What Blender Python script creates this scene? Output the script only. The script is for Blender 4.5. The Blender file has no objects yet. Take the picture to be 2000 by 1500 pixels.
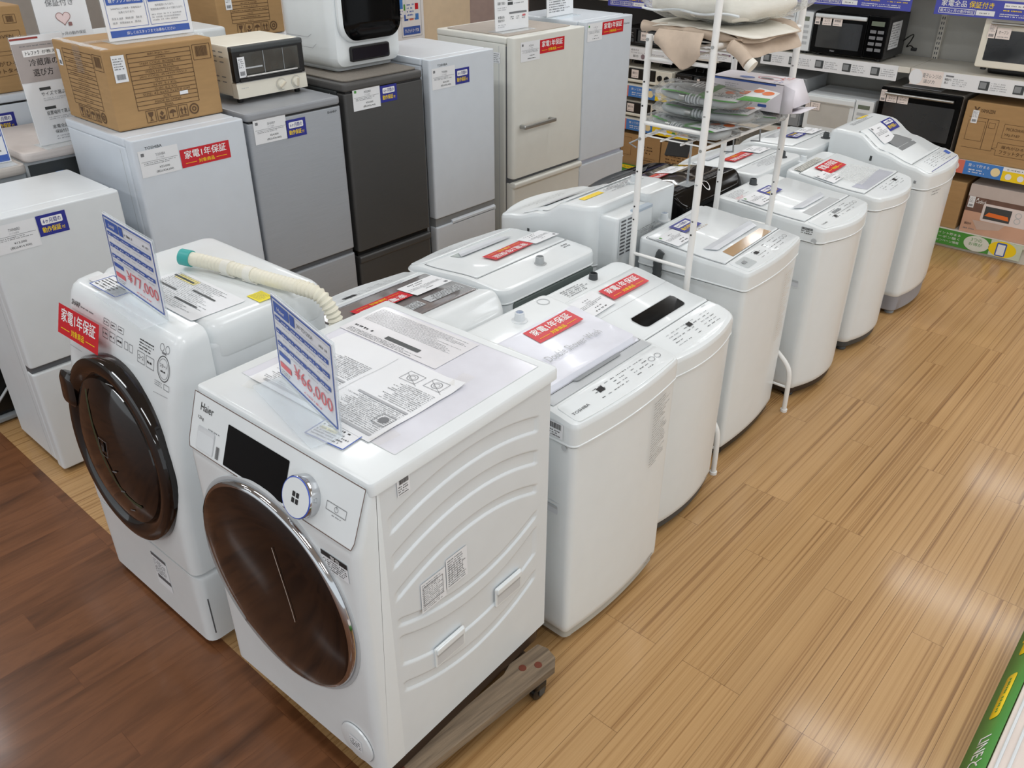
import bpy, math, random
from mathutils import Matrix, Vector
PI = math.pi
SC = bpy.context.scene
COL = SC.collection

# ------------------------------------------------------------------ materials
def lin(c):
    return tuple((v/255/12.92 if v/255 <= .04045 else ((v/255+.055)/1.055)**2.4) for v in c)
_M = {}
def mat(name, rgb, rough=.4, metal=0., var=.04, scale=14., bump=0., coat=0., spec=.5, stretch=(1, 1, 1), emit=0.):
    """a procedural surface: colour and roughness carried by a noise texture"""
    if name in _M: return _M[name]
    m = bpy.data.materials.new(name); m.use_nodes = True
    nt = m.node_tree; bs = nt.nodes['Principled BSDF']
    tc = nt.nodes.new('ShaderNodeTexCoord'); mp = nt.nodes.new('ShaderNodeMapping'); nz = nt.nodes.new('ShaderNodeTexNoise')
    mp.inputs['Scale'].default_value = stretch; nz.inputs['Scale'].default_value = scale; nz.inputs['Detail'].default_value = 4
    nt.links.new(tc.outputs['Object'], mp.inputs[0]); nt.links.new(mp.outputs[0], nz.inputs['Vector'])
    rp = nt.nodes.new('ShaderNodeValToRGB'); L = lin(rgb)
    rp.color_ramp.elements[0].position = .3; rp.color_ramp.elements[1].position = .7
    rp.color_ramp.elements[0].color = tuple(max(0, v*(1-var)) for v in L)+(1,)
    rp.color_ramp.elements[1].color = tuple(min(1, v*(1+var)) for v in L)+(1,)
    nt.links.new(nz.outputs['Fac'], rp.inputs[0]); nt.links.new(rp.outputs[0], bs.inputs['Base Color'])
    bs.inputs['Roughness'].default_value = rough; bs.inputs['Metallic'].default_value = metal
    bs.inputs['Specular IOR Level'].default_value = spec; bs.inputs['Coat Weight'].default_value = coat
    bs.inputs['Coat Roughness'].default_value = .08
    if emit:
        nt.links.new(rp.outputs[0], bs.inputs['Emission Color']); bs.inputs['Emission Strength'].default_value = emit
    if bump:
        bp = nt.nodes.new('ShaderNodeBump'); bp.inputs['Strength'].default_value = bump; bp.inputs['Distance'].default_value = .002
        nt.links.new(nz.outputs['Fac'], bp.inputs['Height']); nt.links.new(bp.outputs[0], bs.inputs['Normal'])
    _M[name] = m; return m
def clear(name, tint=(250, 252, 255), gloss=.12, rough=.05, film=0.):
    """thin clear plastic: mostly see-through with a soft sheen"""
    if name in _M: return _M[name]
    m = bpy.data.materials.new(name); m.use_nodes = True; nt = m.node_tree
    nt.nodes.remove(nt.nodes['Principled BSDF']); out = nt.nodes['Material Output']
    tr = nt.nodes.new('ShaderNodeBsdfTransparent'); gl = nt.nodes.new('ShaderNodeBsdfPrincipled'); mx = nt.nodes.new('ShaderNodeMixShader')
    tr.inputs[0].default_value = lin(tint)+(1,)
    gl.inputs['Base Color'].default_value = lin(tint)+(1,); gl.inputs['Roughness'].default_value = rough
    lw = nt.nodes.new('ShaderNodeLayerWeight'); lw.inputs[0].default_value = .25
    mr = nt.nodes.new('ShaderNodeMapRange'); mr.inputs['To Min'].default_value = gloss; mr.inputs['To Max'].default_value = min(1, gloss+.45)
    nt.links.new(lw.outputs['Fresnel'], mr.inputs[0]); nt.links.new(mr.outputs[0], mx.inputs[0])
    nt.links.new(tr.outputs[0], mx.inputs[1]); nt.links.new(gl.outputs[0], mx.inputs[2]); nt.links.new(mx.outputs[0], out.inputs[0])
    if film:
        nz = nt.nodes.new('ShaderNodeTexNoise'); nz.inputs['Scale'].default_value = 22; bp = nt.nodes.new('ShaderNodeBump')
        bp.inputs['Strength'].default_value = film; bp.inputs['Distance'].default_value = .02
        nt.links.new(nz.outputs['Fac'], bp.inputs['Height']); nt.links.new(bp.outputs[0], gl.inputs['Normal'])
    _M[name] = m; return m
def wood(name, pal, pw, pl, rough, streak, angle=0., joint=.55, coat=.3, rowoff=0., xoff=0., tone=.1):
    m = bpy.data.materials.new(name); m.use_nodes = True; nt = m.node_tree; N = nt.nodes.new; K = nt.links.new
    bs = nt.nodes['Principled BSDF']
    tc = N('ShaderNodeTexCoord'); mp = N('ShaderNodeMapping'); mp.inputs['Rotation'].default_value = (0, 0, angle); mp.inputs['Location'].default_value = (xoff, rowoff, 0)
    K(tc.outputs['Object'], mp.inputs[0])
    br = N('ShaderNodeTexBrick'); br.inputs['Scale'].default_value = 1; br.inputs['Brick Width'].default_value = pl; br.inputs['Row Height'].default_value = pw
    br.inputs['Mortar Size'].default_value = .0009; br.inputs['Mortar Smooth'].default_value = 0; br.offset = .37; br.offset_frequency = 3
    br.inputs['Color1'].default_value = (0, 0, 0, 1); br.inputs['Color2'].default_value = (1, 1, 1, 1); br.inputs['Mortar'].default_value = (.5, .5, .5, 1)
    K(mp.outputs[0], br.inputs['Vector'])
    m2 = N('ShaderNodeMapping'); m2.inputs['Scale'].default_value = streak; K(mp.outputs[0], m2.inputs[0])
    wv = N('ShaderNodeMath'); wv.operation = 'MULTIPLY'; wv.inputs[1].default_value = 37; K(br.outputs['Color'], wv.inputs[0])
    n1 = N('ShaderNodeTexNoise'); n1.noise_dimensions = '4D'; n1.inputs['Scale'].default_value = 1; n1.inputs['Detail'].default_value = 5; n1.inputs['Roughness'].default_value = .62; n1.inputs['Distortion'].default_value = .6
    K(m2.outputs[0], n1.inputs['Vector']); K(wv.outputs[0], n1.inputs['W'])
    rp = N('ShaderNodeValToRGB'); el = rp.color_ramp.elements
    el[0].position = pal[0][0]; el[0].color = lin(pal[0][1])+(1,); el[1].position = pal[-1][0]; el[1].color = lin(pal[-1][1])+(1,)
    for p, c in pal[1:-1]:
        e = el.new(p); e.color = lin(c)+(1,)
    K(n1.outputs['Fac'], rp.inputs[0])
    tn = N('ShaderNodeMapRange'); tn.inputs['To Min'].default_value = 1-tone; tn.inputs['To Max'].default_value = 1+tone*.8; K(br.outputs['Color'], tn.inputs[0])
    mul = N('ShaderNodeMixRGB'); mul.blend_type = 'MULTIPLY'; mul.inputs[0].default_value = 1; K(rp.outputs[0], mul.inputs[1]); K(tn.outputs[0], mul.inputs[2])
    jm = N('ShaderNodeMixRGB'); jm.blend_type = 'MULTIPLY'; jm.inputs[2].default_value = (joint, joint*.92, joint*.85, 1); K(br.outputs['Fac'], jm.inputs[0]); K(mul.outputs[0], jm.inputs[1])
    K(jm.outputs[0], bs.inputs['Base Color'])
    n3 = N('ShaderNodeTexNoise'); n3.inputs['Scale'].default_value = 5; K(tc.outputs['Object'], n3.inputs['Vector'])
    rr = N('ShaderNodeMapRange'); rr.inputs['To Min'].default_value = rough-.06; rr.inputs['To Max'].default_value = rough+.08; K(n3.outputs['Fac'], rr.inputs[0]); K(rr.outputs[0], bs.inputs['Roughness'])
    bp = N('ShaderNodeBump'); bp.inputs['Strength'].default_value = .12; bp.inputs['Distance'].default_value = .001; K(n1.outputs['Fac'], bp.inputs['Height']); K(bp.outputs[0], bs.inputs['Normal'])
    bs.inputs['Coat Weight'].default_value = coat; bs.inputs['Coat Roughness'].default_value = .13; bs.inputs['Specular IOR Level'].default_value = .3
    return m

WHITE = mat('white_enamel', (231, 236, 238), .3, var=.012, coat=.25)
WHITE2 = mat('white_painted_steel', (223, 228, 231), .38, var=.015, coat=.1)
COOLW = mat('cool_white_door', (214, 221, 229), .3, var=.015)
CREAM = mat('cream_door', (226, 226, 219), .32, var=.015)
IVORY = mat('ivory_body', (232, 228, 214), .38, var=.02)
LGREY = mat('light_grey_plastic', (190, 194, 197), .4, var=.03)
MGREY = mat('mid_grey_plastic', (140, 144, 147), .42, var=.03)
DGREY = mat('dark_grey_plastic', (66, 70, 72), .45, var=.05)
BACKG = mat('grey_green_back_plate', (96, 106, 104), .45, var=.05)
SILVER = mat('brushed_silver_door', (172, 177, 184), .36, metal=.12, var=.05, scale=4, stretch=(2, 60, 120))
DARKD = mat('dark_charcoal_door', (74, 74, 74), .42, metal=.1, var=.05, scale=4, stretch=(2, 60, 100))
BLACK = mat('black_plastic', (16, 16, 17), .35, var=.2)
GBLK = mat('gloss_black', (7, 7, 8), .08, var=.2, coat=0., spec=.14)
GBRN = mat('gloss_brown_black_glass', (16, 9, 7), .06, var=.2, coat=.35, spec=.5)
CHROME = mat('chrome_trim', (205, 207, 210), .08, metal=1., var=.03)
ALU = mat('satin_aluminium', (176, 176, 174), .3, metal=.9, var=.05)
PAPER = mat('white_paper', (236, 238, 241), .6, var=.01)
PINKP = mat('pale_pink_paper', (238, 226, 220), .6, var=.01)
RED = mat('red_print', (205, 22, 38), .35, var=.02)
YEL = mat('yellow_print', (250, 216, 30), .45, var=.02)
BLUE = mat('blue_print', (38, 44, 142), .4, var=.03)
MBLUE = mat('mid_blue_print', (62, 96, 178), .45, var=.03)
SIGNB = mat('sign_blue', (74, 80, 176), .4, var=.03)
SKY = mat('sky_blue_print', (70, 130, 205), .45, var=.03)
GREEN = mat('green_print', (76, 150, 62), .45, var=.04)
ORANGE = mat('orange_print', (232, 118, 52), .45, var=.03)
SALMON = mat('salmon_print', (222, 120, 100), .45, var=.04)
PINKR = mat('pinkish_red_print', (226, 104, 112), .45, var=.02)
INK = mat('black_ink', (34, 34, 36), .55, var=.05)
GINK = mat('grey_ink', (120, 122, 126), .55, var=.05)
LINK = mat('light_grey_ink', (176, 178, 182), .55, var=.04)
WINK = mat('white_ink', (245, 245, 245), .5, var=.01)
BINK = mat('brown_ink', (92, 66, 40), .6, var=.05)
CARD = mat('cardboard', (172, 137, 92), .72, var=.05, scale=9, stretch=(1, 1, 6))
CARD2 = mat('cardboard_shaded', (156, 120, 76), .75, var=.05, scale=9, stretch=(1, 1, 6))
TAPE = clear('packing_tape', (254, 253, 251), .05, .2, .2)
ACRY = clear('clear_acrylic', (250, 252, 253), .04, .04)
FILM = clear('clear_plastic_film', (253, 254, 254), .11, .12, 1.)
SHELF = mat('shelf_off_white', (222, 218, 208), .45, var=.02)
SHBACK = mat('shelf_back_grey', (190, 189, 183), .55, var=.02)
RACKW = mat('white_rack_tube', (238, 238, 236), .3, var=.01)
GREYSH = mat('grey_shadow_line', (92, 94, 98), .5, var=.05)
HOSE = mat('ivory_hose', (236, 232, 214), .45, var=.02)
TEAL = mat('teal_cap', (64, 172, 168), .45, var=.03)
GHOSE = mat('grey_hose', (176, 180, 182), .4, var=.03)
CLOTH = mat('beige_cloth', (196, 178, 160), .85, var=.05, scale=40, bump=.4)
CLOTHW = mat('offwhite_cloth', (232, 228, 218), .8, var=.03, scale=30, bump=.3)
FELT = mat('grey_felt', (122, 116, 108), .9, var=.1, scale=120, bump=.5)

# ------------------------------------------------------------------ mesh builder
class B:
    def __init__(s): s.v = []; s.f = []; s.fm = []; s.mats = []
    def add(s, vs, fs, m, T=None):
        o = len(s.v)
        s.v += [tuple(T @ Vector(p)) for p in vs] if T is not None else [tuple(p) for p in vs]
        if m not in s.mats: s.mats.append(m)
        k = s.mats.index(m)
        for f in fs: s.f.append(tuple(i+o for i in f)); s.fm.append(k)
        return s
def mesh_of(name, b, ang=38):
    me = bpy.data.meshes.new(name); me.from_pydata(b.v, [], b.f)
    for m in b.mats: me.materials.append(m)
    me.polygons.foreach_set('material_index', b.fm); me.polygons.foreach_set('use_smooth', [True]*len(b.f))
    me.update(); me.set_sharp_from_angle(angle=math.radians(ang)); return me
def obj(name, b, parent=None, label=None, ang=38):
    o = bpy.data.objects.new(name, mesh_of(name, b, ang)); COL.objects.link(o)
    if parent is not None: o.parent = parent
    if label: o['label'] = label
    return o
def thing(name, label, cat, loc=(0, 0, 0), rz=0., group=None, rx=0., ry=0.):
    o = bpy.data.objects.new(name, None); COL.objects.link(o); o.empty_display_size = .05
    o.location = loc; o.rotation_euler = (rx, ry, rz); o['label'] = label; o['category'] = cat
    if group: o['group'] = group
    return o
def tag(o, label, cat, group=None):
    o['label'] = label; o['category'] = cat
    if group: o['group'] = group
    return o
def struct(name, b):
    o = obj(name, b); o['kind'] = 'structure'; return o
def TR(loc=(0, 0, 0), rz=0., rx=0., ry=0., s=None):
    M = Matrix.Translation(loc) @ Matrix.Rotation(rz, 4, 'Z') @ Matrix.Rotation(ry, 4, 'Y') @ Matrix.Rotation(rx, 4, 'X')
    return M @ Matrix.Diagonal((*s, 1)) if s else M

# ------------------------------------------------------------------ shapes
def half_outline(x0, x1, y0, y1, r, bow=0., ny=2, nf=6, seg=4, bb=0.):
    xc = (x0+x1)/2; hw = max(xc-x0-r, 1e-5); P = []
    dl = min(.3*r+.0004, hw*.12); dm = min(.3*r+.0004, (y1-y0-2*r)*.12)
    xs = [hw*i/nf for i in range(nf)]+[hw-dl]
    for a in xs: P.append((xc-a, y0-bow*(1-(a/hw)**2)))
    for i in range(seg+1):
        a = PI*1.5-PI/2*i/seg; P.append((x0+r+r*math.cos(a), y0+r+r*math.sin(a)))
    P.append((x0, y0+r+dm))
    for i in range(1, ny): P.append((x0, y0+r+(y1-y0-2*r)*i/ny))
    P.append((x0, y1-r-dm))
    for i in range(seg+1):
        a = PI-PI/2*i/seg; P.append((x0+r+r*math.cos(a), y1-r+r*math.sin(a)))
    for a in xs[::-1]: P.append((xc-a, y1+bb*(1-(a/hw)**2)))
    return P
def full(P, xc):
    n = len(P); return P+[(2*xc-p[0], p[1]) for p in P[-2:0:-1]]
def loft(b, dims, rings, m, r=.02, bow=0., ny=2, nf=6, seg=4, top=True, bot=True, T=None, bb=0.):
    """rings of (inset, z or z(x,y)[, dy]) over a rounded plan outline; caps bridge mirrored points"""
    x0, x1, y0, y1 = dims; xc = (x0+x1)/2; vs = []; fs = []; n = 0; H = 0
    for rg in rings:
        d, z = rg[0], rg[1]; dy = rg[2] if len(rg) > 2 else 0.
        rr = max(min(r-d if r > d else .0008, (x1-x0)/2-d-1e-4, (y1-y0)/2-d-1e-4), .0002)
        P = half_outline(x0+d, x1-d, y0+d, y1-d, rr, bow, ny, nf, seg, bb); H = len(P); F = full(P, xc); n = len(F)
        vs += [(x, y+dy, z(x, y) if callable(z) else z) for x, y in F]
    for k in range(len(rings)-1):
        for i in range(n):
            j = (i+1) % n; fs.append((k*n+i, k*n+j, (k+1)*n+j, (k+1)*n+i)[::-1])
    def cap(o, flip):
        mir = lambda i: o+((n-i) % n)
        for i in range(H-1):
            q = [o+i, o+i+1, mir(i+1), mir(i)]
            q = [a for k, a in enumerate(q) if a not in q[:k]]
            if len(q) > 2: fs.append(tuple(q if flip else q[::-1]))
    if bot: cap(0, True)
    if top: cap((len(rings)-1)*n, False)
    return b.add(vs, fs, m, T)
def fil(z0, z1, f):
    if f <= 0: return [(0, z0), (0, z1)]
    q = min(f*.5, (z1-z0-2*f)*.3)
    return [(f*1.5, z0), (f, z0), (f*.3, z0+f*.3), (0, z0+f), (0, z0+f+q), (0, z1-f-q), (0, z1-f), (f*.3, z1-f*.3), (f, z1), (f*1.5, z1)]
AX = {'z': Matrix.Identity(4), 'y': Matrix(((1, 0, 0, 0), (0, 0, 1, 0), (0, -1, 0, 0), (0, 0, 0, 1))).transposed().transposed(), 'x': Matrix(((0, 0, 1, 0), (1, 0, 0, 0), (0, 1, 0, 0), (0, 0, 0, 1)))}
AX['y'] = Matrix(((1, 0, 0, 0), (0, 0, 1, 0), (0, 1, 0, 0), (0, 0, 0, 1)))
def rbox(b, lo, hi, m, r=.01, f=None, ax='z', T=None, seg=3):
    """box with rounded edges; the plan rounding r lies across axis ax"""
    f = min(r, .012) if f is None else f
    if ax == 'z': d = (lo[0], hi[0], lo[1], hi[1]); z0, z1 = lo[2], hi[2]
    elif ax == 'y': d = (lo[0], hi[0], lo[2], hi[2]); z0, z1 = lo[1], hi[1]
    else: d = (lo[1], hi[1], lo[2], hi[2]); z0, z1 = lo[0], hi[0]
    A = AX[ax]; q = B(); loft(q, d, fil(z0, z1, min(f, (z1-z0)*.45, (d[1]-d[0])*.25, (d[3]-d[2])*.25)), m, r=min(r, (d[1]-d[0])*.49, (d[3]-d[2])*.49), seg=seg, nf=1, ny=1)
    fs = q.f if ax != 'y' else [f_[::-1] for f_ in q.f]
    return b.add(q.v, fs, m, (T @ A) if T is not None else A)
def box(b, lo, hi, m, T=None):
    (a, c, e), (p, q, s) = lo, hi
    return b.add([(a, c, e), (p, c, e), (p, q, e), (a, q, e), (a, c, s), (p, c, s), (p, q, s), (a, q, s)],
                 [(3, 2, 1, 0), (4, 5, 6, 7), (0, 1, 5, 4), (1, 2, 6, 5), (2, 3, 7, 6), (3, 0, 4, 7)], m, T)
def prism(b, P, h0, h1, m, T=None, ax='z'):
    n = len(P); vs = [(x, y, h0) for x, y in P]+[(x, y, h1) for x, y in P]
    fs = [tuple(range(n))[::-1], tuple(range(n, 2*n))]+[(i, (i+1) % n, n+(i+1) % n, n+i) for i in range(n)]
    A = AX[ax]; return b.add(vs, fs if ax != 'y' else [f[::-1] for f in fs], m, (T @ A) if T is not None else A)
def lathe(b, prof, m, T=None, n=48, sx=1., sy=1., caps=True):
    """profile (radius, height) revolved about z"""
    vs = []; fs = []; k = len(prof)
    for i in range(n):
        a = 2*PI*i/n; vs += [(r*math.cos(a)*sx, r*math.sin(a)*sy, h) for r, h in prof]
    for i in range(n):
        j = (i+1) % n
        for q in range(k-1): fs.append((i*k+q, j*k+q, j*k+q+1, i*k+q+1))
    if caps and prof[-1][0] > 1e-4: fs.append(tuple(i*k+k-1 for i in range(n)))
    if caps and prof[0][0] > 1e-4: fs.append(tuple(i*k for i in range(n))[::-1])
    return b.add(vs, fs, m, T)
def tube(b, pts, r, m, n=8, T=None, caps=True, smooth=0):
    """tube along points; r a number or a function of the point index"""
    P = [Vector(p) for p in pts]
    for _ in range(smooth):
        Q = [P[0]]
        for a, c in zip(P, P[1:]): Q += [a*.75+c*.25, a*.25+c*.75]
        P = Q+[P[-1]]
    vs = []; fs = []; up = Vector((0, 0, 1)); k = len(P); X = None
    for i, p in enumerate(P):
        t = (P[min(i+1, k-1)]-P[max(i-1, 0)]).normalized()
        if X is None:
            X = t.cross(up)
            if X.length < .05: X = t.cross(Vector((1, 0, 0)))
        else: X = X-t*X.dot(t)
        X.normalize(); Y = t.cross(X); rr = r(i) if callable(r) else r
        vs += [tuple(p+X*rr*math.cos(2*PI*j/n)+Y*rr*math.sin(2*PI*j/n)) for j in range(n)]
    for i in range(k-1):
        for j in range(n): q = (j+1) % n; fs.append((i*n+j, i*n+q, (i+1)*n+q, (i+1)*n+j))
    if caps: fs += [tuple(range(n))[::-1], tuple((k-1)*n+j for j in range(n))]
    return b.add(vs, fs, m, T)
def cyl(b, p0, p1, r, m, n=16, T=None): return tube(b, [p0, p1], r, m, n, T)

# ------------------------------------------------------------------ print on surfaces: S(u, v, h) -> point
def plane(o, U, V):
    o = Vector(o); U = Vector(U).normalized(); V = Vector(V).normalized(); N = U.cross(V)
    return lambda u, v, h=0.: tuple(o+U*u+V*v+N*h)
def sub(S, u0, v0, rot=0., h0=0., su=1., sv=1.):
    c, s = math.cos(rot), math.sin(rot)
    return lambda u, v, h=0.: S(u0+(c*u-s*v)*su, v0+(s*u+c*v)*sv, h+h0)
E0 = .0006
def rect(b, S, u0, v0, u1, v1, m, h=E0, nu=1, nv=1):
    nu = max(nu, int(abs(u1-u0)/.03)+1); nv = max(nv, int(abs(v1-v0)/.03)+1)
    vs = [S(u0+(u1-u0)*i/nu, v0+(v1-v0)*j/nv, h) for j in range(nv+1) for i in range(nu+1)]; w = nu+1
    return b.add(vs, [(j*w+i, j*w+i+1, (j+1)*w+i+1, (j+1)*w+i) for j in range(nv) for i in range(nu)], m)
def poly(b, S, P, m, h=E0): return b.add([S(u, v, h) for u, v in P], [tuple(range(len(P)))], m)
def rrect(b, S, u0, v0, u1, v1, r, m, h=E0, n=4):
    P = []
    for cx, cy, a0 in ((u1-r, v0+r, -PI/2), (u1-r, v1-r, 0), (u0+r, v1-r, PI/2), (u0+r, v0+r, PI)):
        P += [(cx+r*math.cos(a0+PI/2*i/n), cy+r*math.sin(a0+PI/2*i/n)) for i in range(n+1)]
    return poly(b, S, P, m, h)
def disc(b, S, u, v, r, m, h=E0, n=20, rv=None): return poly(b, S, [(u+r*math.cos(2*PI*i/n), v+(rv or r)*math.sin(2*PI*i/n)) for i in range(n)], m, h)
def ring(b, S, u, v, r, w, m, h=E0, n=24, rv=None):
    rv = rv or r; vs = []
    for i in range(n):
        a = 2*PI*i/n; vs += [S(u+r*math.cos(a), v+rv*math.sin(a), h), S(u+(r-w)*math.cos(a), v+(rv-w)*math.sin(a), h)]
    return b.add(vs, [(2*i, 2*((i+1) % n), 2*((i+1) % n)+1, 2*i+1) for i in range(n)], m)
def line(b, S, P, w, m, h=E0):
    for (a, c), (e, g) in zip(P, P[1:]):
        dx, dy = e-a, g-c; L = math.hypot(dx, dy) or 1; nx, ny = -dy/L*w/2, dx/L*w/2; n = int(L/.04)+1
        for k in range(n):
            p, q = a+dx*k/n, c+dy*k/n; r_, s_ = a+dx*(k+1)/n, c+dy*(k+1)/n
            poly(b, S, [(p+nx, q+ny), (p-nx, q-ny), (r_-nx, s_-ny), (r_+nx, s_+ny)], m, h)
    return b
def frame(b, S, u0, v0, u1, v1, w, m, h=E0): return line(b, S, [(u0, v0), (u1, v0), (u1, v1), (u0, v1), (u0, v0)], w, m, h)
_T = {}
def glyphs(s, bold):
    k = (s, bold)
    if k not in _T:
        c = bpy.data.curves.new('lettering', 'FONT'); c.body = s; c.resolution_u = 2; c.offset = bold
        o = bpy.data.objects.new('lettering', c); COL.objects.link(o)
        me = bpy.data.meshes.new_from_object(o.evaluated_get(bpy.context.evaluated_depsgraph_get()))
        V = [(v.co.x, v.co.y) for v in me.vertices]; F = [tuple(p.vertices) for p in me.polygons]
        bpy.data.objects.remove(o); bpy.data.curves.remove(c); bpy.data.meshes.remove(me)
        xs = [p[0] for p in V]; ys = [p[1] for p in V]
        _T[k] = (V, F, min(xs), max(xs), min(ys), max(ys))
    return _T[k]
def text(b, S, s, u0, v0, u1, v1, m, h=2*E0, bold=0.):
    """lettering stretched to fill the box (u0,v0)-(u1,v1)"""
    V, F, a, c, e, g = glyphs(s, 0.)
    for k, (dx, dy) in enumerate(((0, 0), (1, 0), (.5, 1)) if bold else ((0, 0),)):
        q = bold*(v1-v0)*1.1
        b.add([S(u0+(x-a)/(c-a)*(u1-u0)+dx*q, v0+(y-e)/(g-e)*(v1-v0)+dy*q*.7, h+k*.00004) for x, y in V], F, m)
    return b
def greek(b, S, u0, v0, u1, v1, rows, m, h=2*E0, seed=1, ch=.75, fillh=.5, ragged=.3):
    """rows of illegible print: strings of small marks"""
    R = random.Random(seed); lh = (v1-v0)/rows
    for k in range(rows):
        y = v1-(k+.5)*lh; hh = lh*fillh/2; u = u0; end = u0+(u1-u0)*(1-ragged*R.random())
        while u < end:
            w = hh*2*ch*R.uniform(.6, 1.1)*R.choice((1, 1, 1, 1.6))
            if u+w > u1: break
            rect(b, S, u, y-hh, u+w, y+hh*R.uniform(.4, 1), m, h); u += w+hh*R.choice((.5, .7, .9, 1.2, 3.))
    return b
def barcode(b, S, u0, v0, u1, v1, m, h=2*E0, seed=3):
    R = random.Random(seed); u = u0; w = (u1-u0)/40
    while u < u1-w: k = R.choice((.6, 1, 1.6)); rect(b, S, u, v0, min(u+w*k, u1), v1, m, h); u += w*(k+R.choice((.7, 1.1)))
    return b

# ------------------------------------------------------------------ shop stickers
def red_sticker(S, L=.215, H=.07, loose=0.):
    b = B(); f = lambda u, v, h=0.: S(u, v, h+loose*(u/L)**2)
    rect(b, f, 0, 0, L, H, RED, E0, 6, 1)
    text(b, f, '家電1年保証', L*.08, H*.46, L*.92, H*.9, WINK, 2*E0, .03)
    text(b, f, '対象商品', L*.34, H*.12, L*.66, H*.34, YEL, 2*E0, .03)
    line(b, f, [(L*.08, H*.22), (L*.3, H*.22)], H*.025, YEL, 2*E0); line(b, f, [(L*.7, H*.22), (L*.92, H*.22)], H*.025, YEL, 2*E0)
    return b
def blue_sticker(S, L=.102, H=.075):
    b = B(); rect(b, S, 0, 0, L, H, BLUE)
    rrect(b, S, L*.14, H*.52, L*.86, H*.86, H*.06, WINK, 2*E0)
    text(b, S, '6ヶ月間の', L*.2, H*.58, L*.8, H*.8, BLUE, 3*E0, .01)
    text(b, S, '動作保証', L*.12, H*.15, L*.74, H*.42, YEL, 2*E0, .03); text(b, S, '付', L*.77, H*.16, L*.88, H*.32, YEL, 2*E0, .02)
    return b
def price_card(S, maker, price, taxed, L=.16, H=.1, mark=GINK, seed=1, kind='2ドア冷蔵庫'):
    b = B(); rect(b, S, 0, 0, L, H, PAPER)
    rrect(b, S, L*.06, H*.78, L*.14, H*.9, H*.02, mark, 2*E0)
    tx = lambda s_, u0, v0, u1, v1, m: text(b, S, s_, u0, v0, u1, v1, m) if s_ else greek(b, S, u0, v0, u1, v1, 1, m, 2*E0, seed+7, ragged=0)
    tx(maker, L*.42, H*.72, L*.66, H*.82, GINK); text(b, S, kind, L*.42, H*.61, L*.62, H*.68, LINK)
    line(b, S, [(L*.04, H*.57), (L*.96, H*.57)], H*.012, GINK, 2*E0); greek(b, S, L*.1, H*.42, L*.94, H*.54, 2, GINK, 2*E0, seed)
    tx(price, L*.46, H*.24, L*.72, H*.33, INK); tx(taxed, L*.36, H*.08, L*.8, H*.19, INK)
    return b
def tagcard(S, L=.035, H=.06, m=PAPER, seed=4, bc=True):
    b = B(); rect(b, S, 0, 0, L, H, m); greek(b, S, L*.1, H*.45, L*.9, H*.92, 5, GINK, 2*E0, seed)
    if bc: barcode(b, S, L*.15, H*.1, L*.85, H*.3, GINK)
    return b
def note(S, s1, s2=None, L=.06, H=.05, m=PAPER, seed=5):
    b = B(); rect(b, S, 0, 0, L, H, m)
    if s2: text(b, S, s1, L*.2, H*.64, L*.8, H*.86, INK); text(b, S, s2, L*.2, H*.36, L*.8, H*.58, INK)
    else: text(b, S, s1, L*.15, H*.45, L*.85, H*.75, INK)
    greek(b, S, L*.12, H*.1, L*.88, H*.26, 1, GINK, 2*E0, seed); return b
# ------------------------------------------------------------------ the setting
LFLOOR = wood('light_striped_plank_floor', [(.3, (128, 92, 56)), (.4, (164, 124, 78)), (.47, (184, 145, 96)), (.6, (194, 155, 106)), (.72, (172, 132, 84))], .096, .915, .36, (.34, 84, 1), coat=.35, tone=.04)
DFLOOR = wood('dark_walnut_plank_floor', [(.25, (66, 39, 22)), (.42, (102, 64, 38)), (.56, (124, 80, 50)), (.75, (84, 51, 31))], .11, .9, .36, (1.3, 9, 1), joint=.8, coat=.3, rowoff=.03, tone=.05)
b = B(); box(b, (.034, -6, -.05), (9, 9, 0), LFLOOR); struct('floor', b)
b = B(); box(b, (-6, -6, -.05), (.034, 9, 0), DFLOOR); struct('floor_walkway', b)
CEIL = mat('ceiling_white', (226, 226, 222), .8, var=.02)
b = B(); box(b, (-6, -6, 3.0), (9, 9, 3.1), CEIL); struct('ceiling', b)
WALLB = mat('beige_wall', (224, 206, 178), .6, var=.03); WALLM = mat('mauve_panel_wall', (172, 154, 150), .6, var=.04); WALLG = mat('grey_wall', (178, 174, 170), .7, var=.03)
b = B(); box(b, (8.8, -6, 0), (9, 9, 3), WALLG); struct('wall_back', b)
b = B(); box(b, (-6, 8.0, 0), (9, 8.2, 3), WALLG); struct('wall_left', b)
# a built-out column of beige and mauve panels behind the refrigerators
b = B(); box(b, (5.9, 6.1, 0), (6.62, 6.7, 3), WALLB); struct('pillar_beige', b)
b = B(); box(b, (6.63, 6.12, 0), (8.78, 6.7, 3), WALLM); box(b, (7.22, 6.105, 0), (7.235, 6.12, 3), GREYSH); struct('wall_panel_mauve', b)
b = B(); box(b, (5.2, 6.25, 0), (5.88, 6.7, 3), mat('tan_board', (196, 170, 156), .7)); struct('wall_board_tan', b)
b = B(); box(b, (3.0, 6.3, 0), (5.18, 6.5, 3), mat('pale_wall', (214, 208, 202), .7)); struct('wall_far', b)

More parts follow.
